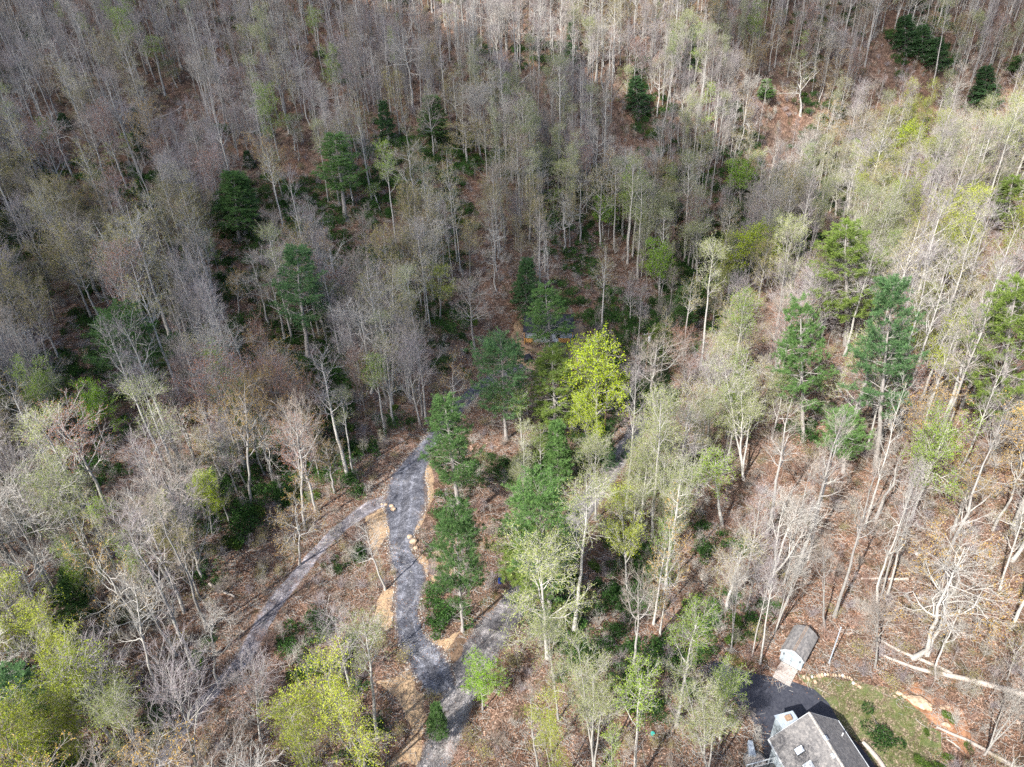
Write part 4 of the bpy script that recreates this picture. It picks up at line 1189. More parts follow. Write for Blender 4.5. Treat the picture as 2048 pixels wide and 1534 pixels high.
# loose stones lining the driveway edges
st = MB(); r_ = random.Random(3)
for (x, y, w_), sd in [((L_drive[k]), s) for k in range(0, len(L_drive)) for s in (-1, 1)]:
    k = 0
    i_ = int(np.argmin(np.hypot(L_drive[:, 0] - x, L_drive[:, 1] - y)))
    t_ = L_drive[min(i_ + 1, len(L_drive) - 1), :2] - L_drive[max(i_ - 1, 0), :2]; t_ = t_ / np.linalg.norm(t_)
    for _ in range(7):
        o_ = sd * (w_ / 2 + r_.uniform(-.25, .35)); a_ = r_.uniform(-.5, .5)
        X_, Y_ = x - t_[1] * o_ + t_[0] * a_, y + t_[0] * o_ + t_[1] * a_
        s_ = r_.uniform(.08, .26); st.rock((X_, Y_, float(zt(X_, Y_)) + .25 * s_), (s_, s_, s_ * .7), r_.random())
tag(st.build("loose_stones", M['greyrock'], None), "loose pale stones strewn along both edges of the driveway", kind="stuff")
LOGS = [
 ([(1752,1276),(1800,1304),(1868,1331),(1905,1350)], [.13,.17,.2,.22], "thinner pale fallen trunk, upper of the two below the leaning trees"),
 ([(1749,1303),(1827,1336),(1882,1351),(1950,1366),(2048,1392),(2075,1400)], [.12,.2,.26,.3,.33,.34], "long thick fallen trunk crossing the lower right slope"),
 ([(1872,1454),(1929,1480),(1980,1508),(2035,1540)], [.12,.17,.21,.24], "long pale fallen trunk between the clay and the bottom corner"),
 ([(1720,1157),(1817,1160)], [.13,.17], "short level log on the leaf litter under the twin leaning trunks"),
 ([(1893,1478),(1921,1498)], [.07,.09], "thin branch lying across the clay"),
]
for q, (p_, r_2, lab) in enumerate(LOGS): ground_tube("fallen_log", p_, r_2, M['log'], lab, "log", "fallen trunks", seed=q)
FL = [(165,220,150,235),(265,30,330,35),(375,250,420,235),(500,90,570,110),(525,150,580,175),(560,155,640,165),(770,30,840,28),(930,20,985,45),(920,40,1010,60),(1030,68,1110,66),(1250,75,1300,40),(1260,70,1330,45),(1575,65,1690,68),(1660,40,1690,75),(1660,70,1705,95),(1630,90,1700,95),(1830,50,1880,80),(1850,40,1900,30),(1870,62,1930,66),(330,330,400,325),(300,245,365,215),(960,180,1050,165),(920,185,980,180),(1000,200,1060,150),(520,420,560,440),(1720,10,1760,30),(1780,20,1830,10),(940,5,990,12),(1150,30,1190,45),(1200,10,1240,5),(430,60,480,75),(640,200,700,190),(90,120,150,130),(1440,120,1500,135),(1380,60,1420,90),(560,930,605,912),(470,1195,420,1170)]
LOGOBJ = []
FARN = ["at the far left of the upper slope", "on the upper slope left of centre", "on the upper slope near the woodland path", "on the upper slope right of centre", "among pale trunks at the upper right"]
for q, (a, b, c, d) in enumerate(FL):
    sl = "lower left clearing" if b > 900 else None
    lab = ("thin fallen trunk lying in the " + sl) if sl else "distant fallen trunk " + FARN[min(4, int((a + c) / 2 / 410))]
    LOGOBJ.append(((a + c) / 2, (b + d) / 2)); LOGOBJ[-1] += (ground_tube("fallen_log", [(a, b), ((a + c) / 2, (b + d) / 2 + 2), (c, d)], [.12, .17, .2], M['log'], lab, "log", "fallen trunks", seed=q + 20, k=7, lift=1.1),)

# ------------------------------------------------------------------ cabin being built in the clearing
cz = float(G(1090, 690)[2])
c0 = G(1097, 684)
cab = link("cabin", None, loc=(c0[0], c0[1], cz)); crz = -.10; cab.rotation_euler = (0, 0, crz)
tag(cab, "half built cabin with low black roof in the clearing behind the tall pine", "cabin")
mb = MB(); mb.box((0, 3.0, 1.45), (9.4, 6.4, 2.9)); cw = mb.build("wall", M['metal'], cab)
for sy in (-1, 1):
    mb = MB()
    a = [(-5.2, 3 + sy * 3.9, 2.8), (5.2, 3 + sy * 3.9, 2.8), (5.2, 3.0, 4.1), (-5.2, 3.0, 4.1)]
    b = [(x, y, z + .12) for x, y, z in a]
    if sy > 0: a, b = a[::-1], b[::-1]
    mb.hexa(a, b); mb.build("roof", M['blackroof'], cab)
for k, (xx, ww_) in enumerate([(-4.1, 1.7), (3.3, 2.4)]):
    for t in range(5):
        mb = MB(); mb.box((xx, -.55 - k * .01, .35 + t * .2), (ww_, .06, .17)); mb.build("board", M['newwood'], cab)
for k in range(3):
    mb = MB(); mb.box((-2 + k * 2.0, -.24, 1.5), (1.0, .06, 1.1)); f = mb.build("window", M['trimwhite'], cab)
    mb = MB(); mb.box((-2 + k * 2.0, -.28, 1.5), (.82, .03, .92)); mb.build("pane", M['dark'], f)
mb = MB(); mb.box((3.2, -1.2, .12), (3.2, 1.3, .3)); mb.build("porch_slab", M['deckwood'], cab)
for xx in (-5.0, 5.0):
    mb = MB(); mb.box((xx, -.8, 1.4), (.14, .14, 2.8)); mb.build("post", M['newwood'], cab)
wk = link("board_walkway", None); a = G(1041, 694); b = G(1084, 710); dirv = unit((b - a) * np.array([1, 1, 0])); Lw = np.linalg.norm((b - a)[:2])
wk.location = tuple((a + b) / 2 * np.array([1, 1, 0]) + np.array([0, 0, cz + .55])); wk.rotation_euler = (0, 0, math.atan2(dirv[1], dirv[0]))
tag(wk, "long brown timber walkway in front of the half built cabin", "walkway")
for k in range(5):
    mb = MB(); mb.box((0, -.42 + k * .21, 0), (Lw + 1.0, .19, .07)); mb.build("board", M['brownwood'], wk)
for k in range(4):
    mb = MB(); mb.box((-Lw / 2 + k * Lw / 3, 0, -.42), (.16, .9, .76)); mb.build("support", M['brownwood'], wk)
g = G(1056, 722)
cv = link("culvert_pipe", None, loc=(g[0], g[1], g[2] + .1)); tag(cv, "short black drain pipe half buried below the board walkway", "pipe")
mb = MB(); pr = []
for a_ in np.linspace(0, 2 * math.pi, 17)[:-1]: pr.append((math.cos(a_), math.sin(a_)))
vs = [(x * r1, yy, z * r1 + .2) for yy in (-1.0, 1.0) for r1 in (.8, .68) for x, z in pr]
fs = []
for k in range(16):
    j = (k + 1) % 16
    fs += [(k, j, 32 + j, 32 + k), (16 + j, 16 + k, 48 + k, 48 + j), (j, k, 16 + k, 16 + j), (32 + k, 32 + j, 48 + j, 48 + k)]
mb.add(vs, fs); mb.build("pipe", M['blackroof'], cv, smooth=False)
mb = MB(); mb.box((0, 0, -.5), (1.9, 1.5, .2)); mb.build("bed", M['mud'], cv)
g = G(1136, 678)
tp = link("material_stack", None, loc=(g[0], g[1], cz)); tag(tp, "stack of sheets with white and red covers beside the cabin", "stack"); tp.rotation_euler = (0, 0, .5)
for k, (mm, sz, z_) in enumerate([('greensheet', (3.0, 1.8, .5), .25), ('white', (2.2, 1.5, .35), .68), ('red', (1.0, 1.1, .22), .97)]):
    mb = MB(); mb.box((-.1 * k, .05 * k, z_), sz, rz=.08 * k); mb.build("cover", M[mm], tp, bevel=.04)
g = G(1001, 1166)
mb = MB(); mb.tube([(0, 0, 0), (0, 0, .06), (0, 0, .3), (0, 0, .33), (0, 0, .60), (0, 0, .63), (0, 0, .88)], [.28, .30, .30, .315, .315, .30, .29], 16); o = mb.build("blue_drum", M['blue'], None, loc=g)
tag(o, "blue plastic drum at the roadside below the bushy double pine", "drum")
g = G(1305, 1470)
mb = MB(); mb.tube([(0, 0, 0), (0, 0, .2), (0, 0, .32), (0, 0, .34)], [.17, .19, .21, .23], 14); o = mb.build("teal_tub", M['teal'], None, loc=g)
tag(o, "teal plastic tub under the bright leafing trees near the bottom", "tub")

# ------------------------------------------------------------------ power poles and wires
def power_pole(x, y, hh, label, full=True):
    g = G(x, y)
    p = link("power_pole", None, loc=g); p.rotation_euler = (0, 0, .35); tag(p, label, "pole")
    mb = MB(); mb.tube([(0, 0, -.5), (0, 0, hh / 2), (0, 0, hh)], [.17, .15, .12], 10); mb.build("pole", M['brownwood'], p)
    mb = MB(); mb.box((0, -.17, hh - .5), (2.4, .1, .13)); ca = mb.build("crossarm", M['wood'], p)
    for xx in (-1.05, -.35, 1.05):
        mb = MB(); mb.tube([(xx, -.17, hh - .43), (xx, -.17, hh - .36), (xx, -.17, hh - .2)], [.05, .07, .05], 8); mb.build("insulator", M['white'], ca)
    if full:
        mb = MB(); mb.tube([(.0, -.42, hh - 2.0), (.0, -.42, hh - 1.95), (.0, -.42, hh - 1.15), (.0, -.42, hh - 1.08)], [.25, .28, .28, .2], 12); tr_ = mb.build("transformer", M['white'], p)
        mb = MB(); mb.tube([(.1, -.42, hh - 1.08), (.1, -.42, hh - .85)], [.05, .04], 8); mb.build("bushing", M['white'], tr_)
    return g + np.array([0, 0, hh - .2])
pA = power_pole(1291, 752, 10.5, "power pole with a white transformer in the dark gap right of the yellow tree")
pB = power_pole(1208, 905, 9.5, "short power pole hidden among trees beside the dark ravine", False)
def wire(a, b, sag, label):
    n = 24; t = np.linspace(0, 1, n)[:, None]
    P = a * (1 - t) + b * t; P[:, 2] -= (4 * sag * t * (1 - t))[:, 0]
    V_, F_2 = tubes(P[None], np.full((1, n), .012), 4); o = link("power_line", np_mesh("power_line", V_, F_2, [M['dark']])); tag(o, label, "wire", "wires between the poles")
off = np.array([math.cos(.35), math.sin(.35), 0])
wire(pA - off * 1.05, pB - off * 1.05, .8, "left one of the two wires strung between the power poles")
wire(pA + off * 1.05, pB + off * 1.05, .8, "right one of the two wires strung between the power poles")

#PART3
# ------------------------------------------------------------------ trees
WIDTH = {}
def arch_width(key, v):
    k = (key, v)
    if k not in WIDTH:
        me = ARCH[key][v][1]
        co = np.empty(len(me.vertices) * 3, np.float32); me.vertices.foreach_get("co", co); co = co.reshape(-1, 3)
        rr = np.hypot(co[:, 0] - co[:, 0].mean(), co[:, 1] - co[:, 1].mean())
        WIDTH[k] = 2 * np.percentile(rr, 95)
    return WIDTH[k]

def plant_tree(name, key, v, pos, sx, sz, rz, label, cat, group, tilt=0.0):
    tm, cm, h = ARCH[key][v]
    e = bpy.data.objects.new(name, None); COL.objects.link(e)
    e.location = tuple(map(float, pos)); e.rotation_euler = (tilt * math.cos(rz), tilt * math.sin(rz), rz); e.scale = (sx, sx, sz)
    e["label"] = label; e["category"] = cat; e["group"] = group
    for nm, me in (("trunk", tm), ("crown", cm)):
        c = bpy.data.objects.new(nm, me); COL.objects.link(c); c.parent = e
    return e

HANDLES = []
HERO_POS = []
HERO_BOX = []
def hero(name, key, v, base, toppx, wpx, label, handle=None, cat="tree", group=None, sxmin=.5):
    g = G(*base)
    z = zt(g[0], g[1])
    # height so that the top shows at the given picture row
    lo, hi = 1.0, 45.0
    for _ in range(30):
        m_ = .5 * (lo + hi)
        if project(g + np.array([0, 0, m_]))[1] > toppx[1]: lo = m_
        else: hi = m_
    h = lo
    dist = depth_of(g + np.array([0, 0, h * .6]))
    wm = wpx * dist / FPX
    sx = wm / arch_width(key, v); sz = h / ARCH[key][v][2]
    e = plant_tree(name, key, v, (g[0], g[1], float(z) - .1), sx, sz, rng.uniform(0, 6.28), label, cat, group or "pines and other evergreens")
    # lean so that the top meets its picture column
    top = project(g + np.array([0, 0, h]))
    dx = (toppx[0] - top[0]) * dist / FPX
    e.rotation_euler = (0, max(-.22, min(.22, math.atan2(dx, h))), e.rotation_euler[2]) if False else (0.0, float(np.clip(math.atan2(dx, h), -.2, .2)), 0.0)
    HERO_POS.append((g[0], g[1], wm * .32))
    hb = project(g); ev = name != 'leafing_tree' and name != 'bare_tree' and name != 'budding_tree'
    HERO_BOX.append((toppx[0] * .6 + hb[0] * .4, toppx[1] * .55 + hb[1] * .45, wpx * .48, abs(hb[1] - toppx[1]) * .46, depth_of(g)) if ev else (toppx[0] * .75 + hb[0] * .25, (toppx[1] * .68 + hb[1] * .32), wpx * .48, max(18, abs(hb[1] - toppx[1]) * .36), depth_of(g)))
    c = project(g + np.array([0, 0, h * .75]))
    if handle: HANDLES.append((c[0], c[1], handle))
    return e, h

E = "evergreens"
PINES = [
 ("pine_tree","pine",0,(693,440),(668,265),92,"tall dark pine left of centre, highest pine on the left slope","the tall left-slope pine"),
 ("pine_tree","densepine",0,(478,480),(465,345),92,"mid sized green pine lower left of the tallest slope pine","the small left-slope pine"),
 ("hemlock_tree","hemlock",0,(778,290),(765,200),44,"narrow dark hemlock at the top left corner of the lot","the narrow dark hemlock"),
 ("pine_tree","densepine",0,(872,292),(860,192),62,"mid green pine just right of the narrow dark hemlock","the pine beside the narrow hemlock"),
 ("pine_tree","bluepine",0,(618,720),(590,500),112,"bluish green pine with soft crown on the left hillside","the bluish pine"),
 ("pine_tree","roundpine",0,(278,800),(235,626),130,"broad rounded dark green pine alone in the left wood","the rounded dark pine"),
 ("pine_tree","pine",1,(1108,728),(1090,570),98,"dark green pine directly in front of the cabin","the cabin pine"),
 ("pine_tree","roundpine",1,(1012,880),(1003,682),122,"wide dark pine below left of the cabin","the wide pine left of the cabin"),
 ("pine_tree","yellowpine",0,(1112,885),(1108,702),112,"lighter feathery pine between the dark pine and the bright yellow tree","the feathery pine"),
 ("pine_tree","pine",0,(921,1040),(888,792),104,"tall pine with long bare pale trunk right of the driveway","the long-trunked driveway pine"),
 ("pine_tree","roundpine",0,(925,1262),(912,1032),116,"dense green pine in the wedge between driveway and road","the dense wedge pine"),
 ("pine_tree","roundpine",0,(1100,1225),(1077,975),160,"bushy bluish pine, upper of the big pair above the road","the bushy upper pine"),
 ("pine_tree","yellowround",0,(1068,1232),(1048,1070),124,"yellower bushy pine, lower of the big pair above the road","the yellower lower pine"),
 ("pine_tree","densepine",0,(1117,990),(1112,845),58,"narrow green pine above the bushy pair","the narrow middle pine"),
 ("pine_tree","densepine",0,(1357,672),(1370,575),52,"small pine on the right rim of the ravine","the small ravine rim pine"),
 ("pine_tree","yellowpine",0,(1300,748),(1328,652),66,"bright green leaning pine beside the power pole","the pine beside the power pole"),
 ("pine_tree","yellowpine",0,(1693,690),(1690,440),136,"big sunlit pine with spreading boughs on the right ridge","the big sunlit pine"),
 ("pine_tree","pine",1,(1608,880),(1604,590),112,"dark pine below left of the big sunlit pine","the dark right-slope pine"),
 ("pine_tree","bluepine",0,(1752,935),(1793,556),128,"tall blue green pine with a very long bare trunk on the right slope","the long-trunked right-slope pine"),
 ("pine_tree","yellowpine",0,(1985,905),(2030,552),150,"pale sunlit pine cut by the right edge","the pine at the right edge"),
 ("pine_tree","yellowpine",0,(2012,470),(2010,350),70,"small sunlit pine near the right edge, above the cut one","the small sunlit pine"),
 ("pine_tree","pine",0,(1688,945),(1655,815),90,"ragged one-sided pine with two tufts on the right slope","the ragged pine"),
 ("hemlock_tree","hemlock",0,(1275,228),(1272,150),58,"dark hemlock near the top, right of centre","the upper dark hemlock"),
 ("hemlock_tree","hemlock",0,(1965,215),(1972,128),62,"dark hemlock in the shaded hollow at the upper right","the upper right hemlock"),
 ("pine_tree","pine",0,(2040,158),(2036,108),56,"dark pine at the upper right corner edge","the upper right corner pine"),
 ("hemlock_tree","hemlock",0,(1808,105),(1800,28),60,"hemlock at the left of the dark group near the top right","the left dark group hemlock"),
 ("hemlock_tree","hemlock",0,(1842,118),(1835,48),58,"middle hemlock of the dark group near the top right","the middle dark group hemlock"),
 ("hemlock_tree","hemlock",0,(1872,138),(1866,72),52,"lowest hemlock of the dark group near the top right","the lowest dark group hemlock"),
 ("pine_tree","bluepine",0,(75,1500),(18,1345),120,"green pine at the lower left edge","the lower left edge pine"),
 ("pine_tree","densepine",0,(878,1482),(870,1410),42,"small bushy pine where road and driveway meet","the small pine at the road fork"),
 ("hemlock_tree","hemlock",0,(1048,625),(1056,515),66,"dark bushy hemlock uphill left of the cabin pine","the dark hemlock behind the cabin pine"),
 ("pine_tree","densepine",0,(1530,205),(1532,158),34,"small green pine on the sunlit band at the upper right","the small band pine"),
 ("pine_tree","densepine",0,(160,1240),(158,1140),70,"light green bushy evergreen on the lower left slope","the light green evergreen"),
 ("hemlock_tree","hemlock",0,(500,335),(492,300),26,"tiny dark hemlock right of the small left-slope pine","the tiny hemlock"),
 ("hemlock_tree","hemlock",0,(1212,930),(1213,852),44,"small blue green hemlock at the head of the ravine road","the ravine road hemlock"),
 ("hemlock_tree","hemlock",0,(130,258),(122,225),30,"small black green hemlock on the far left slope","the far left hemlock"),
]
for (nm, key, v, b, t, w_, lab, hd) in PINES:
    hero(nm, key, v, b, t, w_, lab, hd, group="pines and hemlocks standing above the bare wood")

LEAFY = [
 ("leafing_tree","leaf_bright",0,(1196,895),(1190,702),128,"bright yellow green tree right of the feathery pine","the bright yellow tree"),
 ("leafing_tree","leaf_bright",0,(1180,950),(1172,800),66,"lower lobe tree of bright yellow leaves below the bright yellow tree",None),
 ("leafing_tree","leaf_bright",1,(1480,418),(1478,328),64,"rounded vivid green tree just beyond the lot's right corner","the vivid green round tree"),
 ("leafing_tree","leaf_bright",0,(1520,590),(1512,465),100,"flat topped yellow tree at the lot's right corner","the flat topped yellow tree"),
 ("leafing_tree","leaf_bright",1,(1318,610),(1315,492),60,"small green tree in the middle of the dark right valley","the valley green tree"),
 ("leafing_tree","leaf_bright",0,(1815,350),(1822,255),62,"brilliant yellow tree on the upper right ridge","the brilliant ridge tree"),
 ("leafing_tree","leaf_bright",1,(215,905),(172,782),76,"lime green tree leaning left in the left wood","the lime leaning tree"),
 ("leafing_tree","leaf_pale",1,(118,890),(92,762),78,"duller green tree left of the lime leaning one","the dull green tree"),
 ("leafing_tree","leaf_bright",0,(425,1070),(410,960),66,"yellow green tree above the brown clearing on the left","the clearing yellow tree"),
 ("leafing_tree","leaf_lime",2,(262,335),(250,270),40,"slender light green tree on the left slope","the slender light green tree"),
 ("leafing_tree","leaf_lime",2,(230,340),(215,288),32,"second slender light green tree, left of its neighbour",None),
 ("leafing_tree","leaf_lime",0,(330,190),(305,80),52,"tall light green tree high on the left slope","the high light green tree"),
 ("leafing_tree","leaf_pale",1,(355,175),(330,125),44,"light green tree below the high light green one",None),
 ("leafing_tree","leaf_bright",1,(95,310),(86,243),34,"small bright green tree near the left edge","the small bright left tree"),
 ("leafing_tree","leaf_yellow",0,(1255,1190),(1240,1002),88,"tall yellow crowned tree right of the bushy pine pair","the tall yellow crowned tree"),
 ("leafing_tree","leaf_pale",1,(1118,1440),(1095,1250),92,"rounded light green tree right of the lower road","the light green roadside tree"),
 ("leafing_tree","leaf_lime",0,(1352,1450),(1398,1225),88,"tall lime green tree left of the asphalt driveway","the tall lime tree"),
 ("leafing_tree","leaf_lime",1,(1440,1480),(1465,1345),84,"bushy lime tree overhanging the asphalt driveway","the driveway lime tree"),
 ("leafing_tree","leaf_pale",0,(1420,1570),(1400,1395),120,"pale thin leaved tree at the bottom beside the asphalt","the pale bottom tree"),
 ("leafing_tree","leaf_yellow",1,(1110,1590),(1110,1400),92,"yellow green tree at the bottom right of the road","the bottom yellow green tree"),
 ("leafing_tree","leaf_lime",0,(1268,1580),(1285,1345),92,"bright lime tree at the bottom, between the pale ones","the bottom lime tree"),
 ("leafing_tree","leaf_pale",0,(1190,1560),(1180,1350),110,"whitish branched tree with pale leaves at the bottom centre","the whitish bottom tree"),
 ("leafing_tree","leaf_lime",0,(1445,1060),(1432,915),96,"green crowned slim tree below the right slope","the slim green crowned tree"),
 ("leafing_tree","leaf_pale",0,(1488,960),(1478,778),106,"pale green many stemmed tree below the lot's long edge","the many stemmed pale tree"),
 ("leafing_tree","leaf_pale",1,(1192,1040),(1190,892),86,"pale green tree leaning over the ravine road","the ravine pale tree"),
 ("budding_tree","bud_gold",0,(1905,1060),(1950,905),150,"broad golden budded tree near the right edge","the broad golden tree"),
 ("leafing_tree","leaf_yellow",1,(632,1590),(600,1420),150,"big yellow green tree at the bottom left of the driveway","the big bottom yellow green tree"),
 ("leafing_tree","leaf_yellow",1,(110,1570),(60,1420),120,"yellow leaved tree at the lower left corner","the lower left yellow tree"),
 ("leafing_tree","leaf_yellow",1,(175,1530),(130,1390),110,"yellow leaved tree right of the lower left edge pine","the second lower left yellow tree"),
 ("leafing_tree","leaf_bright",1,(1205,480),(1205,402),50,"small vivid green tree inside the lot's upper part","the upper lot green tree"),
 ("leafing_tree","leaf_lime",0,(1045,900),(1040,790),44,"slender green tree below the wide pine","the slender lot green tree"),
 ("leafing_tree","leaf_lime",0,(1015,880),(1002,785),40,"second slender green tree below the wide pine",None),
 ("budding_tree","bud_gold",1,(905,825),(905,725),86,"orange yellow budded tree beside the driveway's upper bend","the orange yellow tree"),
 ("leafing_tree","leaf_yellow",0,(880,640),(878,545),70,"yellow green tree at the left edge of the lot","the lot edge yellow tree"),
 ("budding_tree","bud_gold",0,(668,985),(648,882),96,"yellow budded tree at the lot's left corner","the left corner yellow tree"),
 ("budding_tree","bud_gold",1,(600,1130),(585,985),120,"white branched tree with yellow buds above the gravel track","the white branched track tree"),
 ("leafing_tree","leaf_lime",0,(770,870),(750,722),56,"light green slim tree left of the lot's inner corner","the inner corner green tree"),
 ("leafing_tree","leaf_bright",1,(965,1420),(960,1335),84,"bright green low tree over the lower road","the low bright roadside tree"),
 ("leafing_tree","leaf_pale",2,(755,1480),(720,1240),96,"tall pale green tree between track and driveway","the tall pale tree by the driveway"),
 ("leafing_tree","leaf_pale",1,(1395,560),(1392,455),80,"pale green tree in the shaded valley at the right","the valley pale tree"),
 ("leafing_tree","leaf_pale",1,(1672,430),(1670,355),70,"fan shaped pale green tree on the ridge above the sunlit pine","the ridge pale tree"),
 ("budding_tree","bud_olive",1,(110,640),(98,490),84,"olive yellow tree on the left hillside","the olive left tree"),
 ("budding_tree","bud_olive",1,(100,740),(92,570),78,"second olive yellow tree, below its neighbour on the left hillside",None),
 ("budding_tree","bud_olive",0,(45,500),(35,425),90,"olive budded tree at the left edge","the left edge olive tree"),
 ("budding_tree","bud_gold",0,(478,640),(478,535),60,"golden budded small tree among left-slope trunks","the small golden tree"),
 ("budding_tree","bud_gold",0,(500,1010),(480,730),124,"tall tan budded oak in the middle of the left wood","the tall tan oak"),
 ("budding_tree","bud_rust",1,(272,700),(245,505),96,"reddish crowned tree on the left hillside","the reddish left tree"),
 ("budding_tree","bud_rust",0,(1375,790),(1362,660),66,"rust coloured small tree behind the leaning pine","the rust tree"),
 ("budding_tree","bud_olive",0,(1600,230),(1590,115),96,"sunlit tan budded oak on the upper right band","the tan band oak"),
 ("budding_tree","bud_olive",1,(935,330),(930,245),100,"olive budded tree on the lot's top edge","the olive top edge tree"),
 ("leafing_tree","leaf_lime",0,(760,420),(745,370),44,"light green tree on the lot's upper left edge","the upper left edge green tree"),
 ("leafing_tree","leaf_pale",1,(590,300),(585,235),50,"pale green tree left of the tall left-slope pine","the pale tree beside the tall pine"),
 ("leafing_tree","leaf_lime",0,(640,110),(632,25),40,"light green pole tree near the top left of centre","the top light green tree"),
 ("bare_tree","bare_fan",0,(400,1560),(330,1330),170,"huge fan shaped bare tree at the bottom left","the huge bare fan tree"),
 ("bare_tree","bare_fan",1,(520,1480),(510,1330),110,"bare fan tree over the lower end of the gravel track",None),
 ("bare_tree","bare_oak",2,(440,1370),(480,1230),120,"white crooked branched tree across the gravel track","the crooked track tree"),
 ("bare_tree","bare_oak",0,(310,1380),(250,1150),130,"white barked bare oak on the lower left slope","the lower left white oak"),
 ("bare_tree","bare_oak",0,(770,1180),(720,1040),96,"bare oak spreading over the straw island","the straw island oak"),
 ("bare_tree","bare_oak",1,(610,1060),(590,820),110,"broad bare oak in the left wood beside the tan oak","the broad bare oak"),
 ("bare_tree","bare_oak",2,(1757,1205),(1830,980),120,"pale forked tree leaning right on the leaf covered right slope","the pale forked tree"),
 ("bare_tree","bare_fan",2,(1750,1335),(1755,1200),96,"drooping bare tree between flagpole and fallen trunks","the drooping bare tree"),
 ("bare_tree","bare_oak",2,(1873,1356),(1935,1195),100,"bare tree with thick pale foot among the fallen trunks","the thick footed tree"),
 ("bare_tree","bare_pole",0,(1520,1328),(1562,1085),44,"pale straight tree standing at the grass verge left of the shed","the verge pale pole"),
 ("bare_tree","bare_pole",1,(1504,1312),(1545,1120),40,"slightly thinner pole tree left of the one at the verge",None),
 ("bare_tree","bare_fan",3,(1548,1268),(1612,1100),70,"twin stemmed tree leaning over the back of the shed",None),
 ("bare_tree","bare_oak",1,(1650,1255),(1655,1085),80,"dark forked tree behind the flagpole",None),
 ("bare_tree","bare_fan",3,(1462,1300),(1482,1120),60,"slim twin stemmed tree near the driveway's upper end",None),
 ("bare_tree","bare_pole",0,(1775,1190),(1850,940),56,"long pale pole leaning right, beside its darker twin",None),
 ("bare_tree","bare_pole",1,(1762,1195),(1835,930),56,"long grey pole, left one of the twin leaning trunks",None),
 ("bare_tree","bare_pole",2,(2000,1180),(2075,960),56,"straight pale trunk leaning out of the right edge",None),
 ("bare_tree","bare_pole",0,(1615,1120),(1690,840),60,"tall straight tree just below the ragged pine",None),
 ("bare_tree","bare_oak",1,(1270,1350),(1285,1170),110,"tall crooked grey tree left of the stream","the tall crooked grey tree"),
 ("budding_tree","bud_gold",1,(1320,1270),(1345,1040),110,"tan budded tree right of the tall yellow crowned one","the tan budded stream tree"),
]
for (nm, key, v, b, t, w_, lab, hd) in LEAFY:
    gname = {"bare_tree": "leafless trees of the wood", "budding_tree": "trees just coming into bud", "leafing_tree": "trees in fresh spring leaf"}[nm]
    hero(nm, key, v, b, t, w_, lab, hd, group=gname)
HANDLES += [(1585,1310,"the garden shed"),(1650,1480,"the grey roofed house"),(1658,1290,"the bare flagpole"),(1900,1350,"the long fallen trunk"),(1100,680,"the cabin"),(560,1230,"the gravel track"),(820,1000,"the wide driveway bend"),(955,1260,"the lower road"),(1800,1410,"the lawn"),(255,45,"the faint far path"),(900,90,"the woodland path"),(1285,690,"the transformer pole"),
            (500,1130,"the brown clearing"),(60,60,"the top left corner"),(500,40,"the upper left slope"),(1100,40,"the top centre slope"),(1450,60,"the upper right slope"),(2000,30,"the top right corner"),(2000,1000,"the right edge slope"),(2000,700,"the sunny right edge"),(30,650,"the left edge wood"),(30,950,"the lower left edge wood"),(200,1060,"the lower left wood"),(1150,220,"the middle far slope"),(1000,420,"the lot's upper wood"),(560,620,"the mid left wood"),(1800,750,"the sunlit ridge"),(1560,780,"the ridge foot wood")]

# ---- forest at large
KEEP = [
 ([(786,940),(880,850),(876,920),(870,1010),(840,1080),(858,1180),(860,1290),(930,1250),(1000,1170),(1070,1180),(905,1440),(850,1410),(785,1270),(755,1110),(690,1040),(735,995)], 1.0),
 ([(710,1020),(640,1060),(540,1180),(490,1270),(560,1290),(650,1150),(720,1070)], .6),
 ([(1400,1330),(1480,1330),(1550,1240),(1650,1240),(1730,1300),(1850,1380),(1990,1534),(1480,1534),(1460,1420)], 1.0),
 ([(1030,630),(1185,620),(1185,745),(1060,760),(1000,770),(930,835),(895,850),(935,770),(1020,715)], .93),
 ([(430,1140),(520,1050),(640,1000),(700,960),(640,1080),(480,1260),(420,1250)], .7),
 ([(690,960),(850,830),(830,905),(760,985)], .9),
 ([(930,590),(1010,550),(1040,640),(960,700)], .8),
 ([(1100,470),(1260,490),(1250,600),(1130,600)], .7),
 ([(1560,1000),(2060,940),(2060,1534),(1700,1320),(1560,1230)], .2),
 ([(1180,1000),(1260,1000),(1420,1230),(1440,1330),(1330,1300),(1250,1130)], .35),
 ([(855,900),(925,930),(1000,1000),(990,1100),(880,1080)], .8),
 ([(430,300),(560,330),(570,420),(450,470)], .4),
 ([(960,560),(1040,540),(1010,640)], .7),
 ([(1230,640),(1250,860),(1180,960),(1150,930),(1210,780)], .85),
]
KEEP = [(np.array(p, float), w_) for p, w_ in KEEP]
SHEETS = [P_main, P_drive, P_track, P_asph, P_lawn] + [pix_poly(p) for k, p in SOIL.items() if k != 'straw_bank']
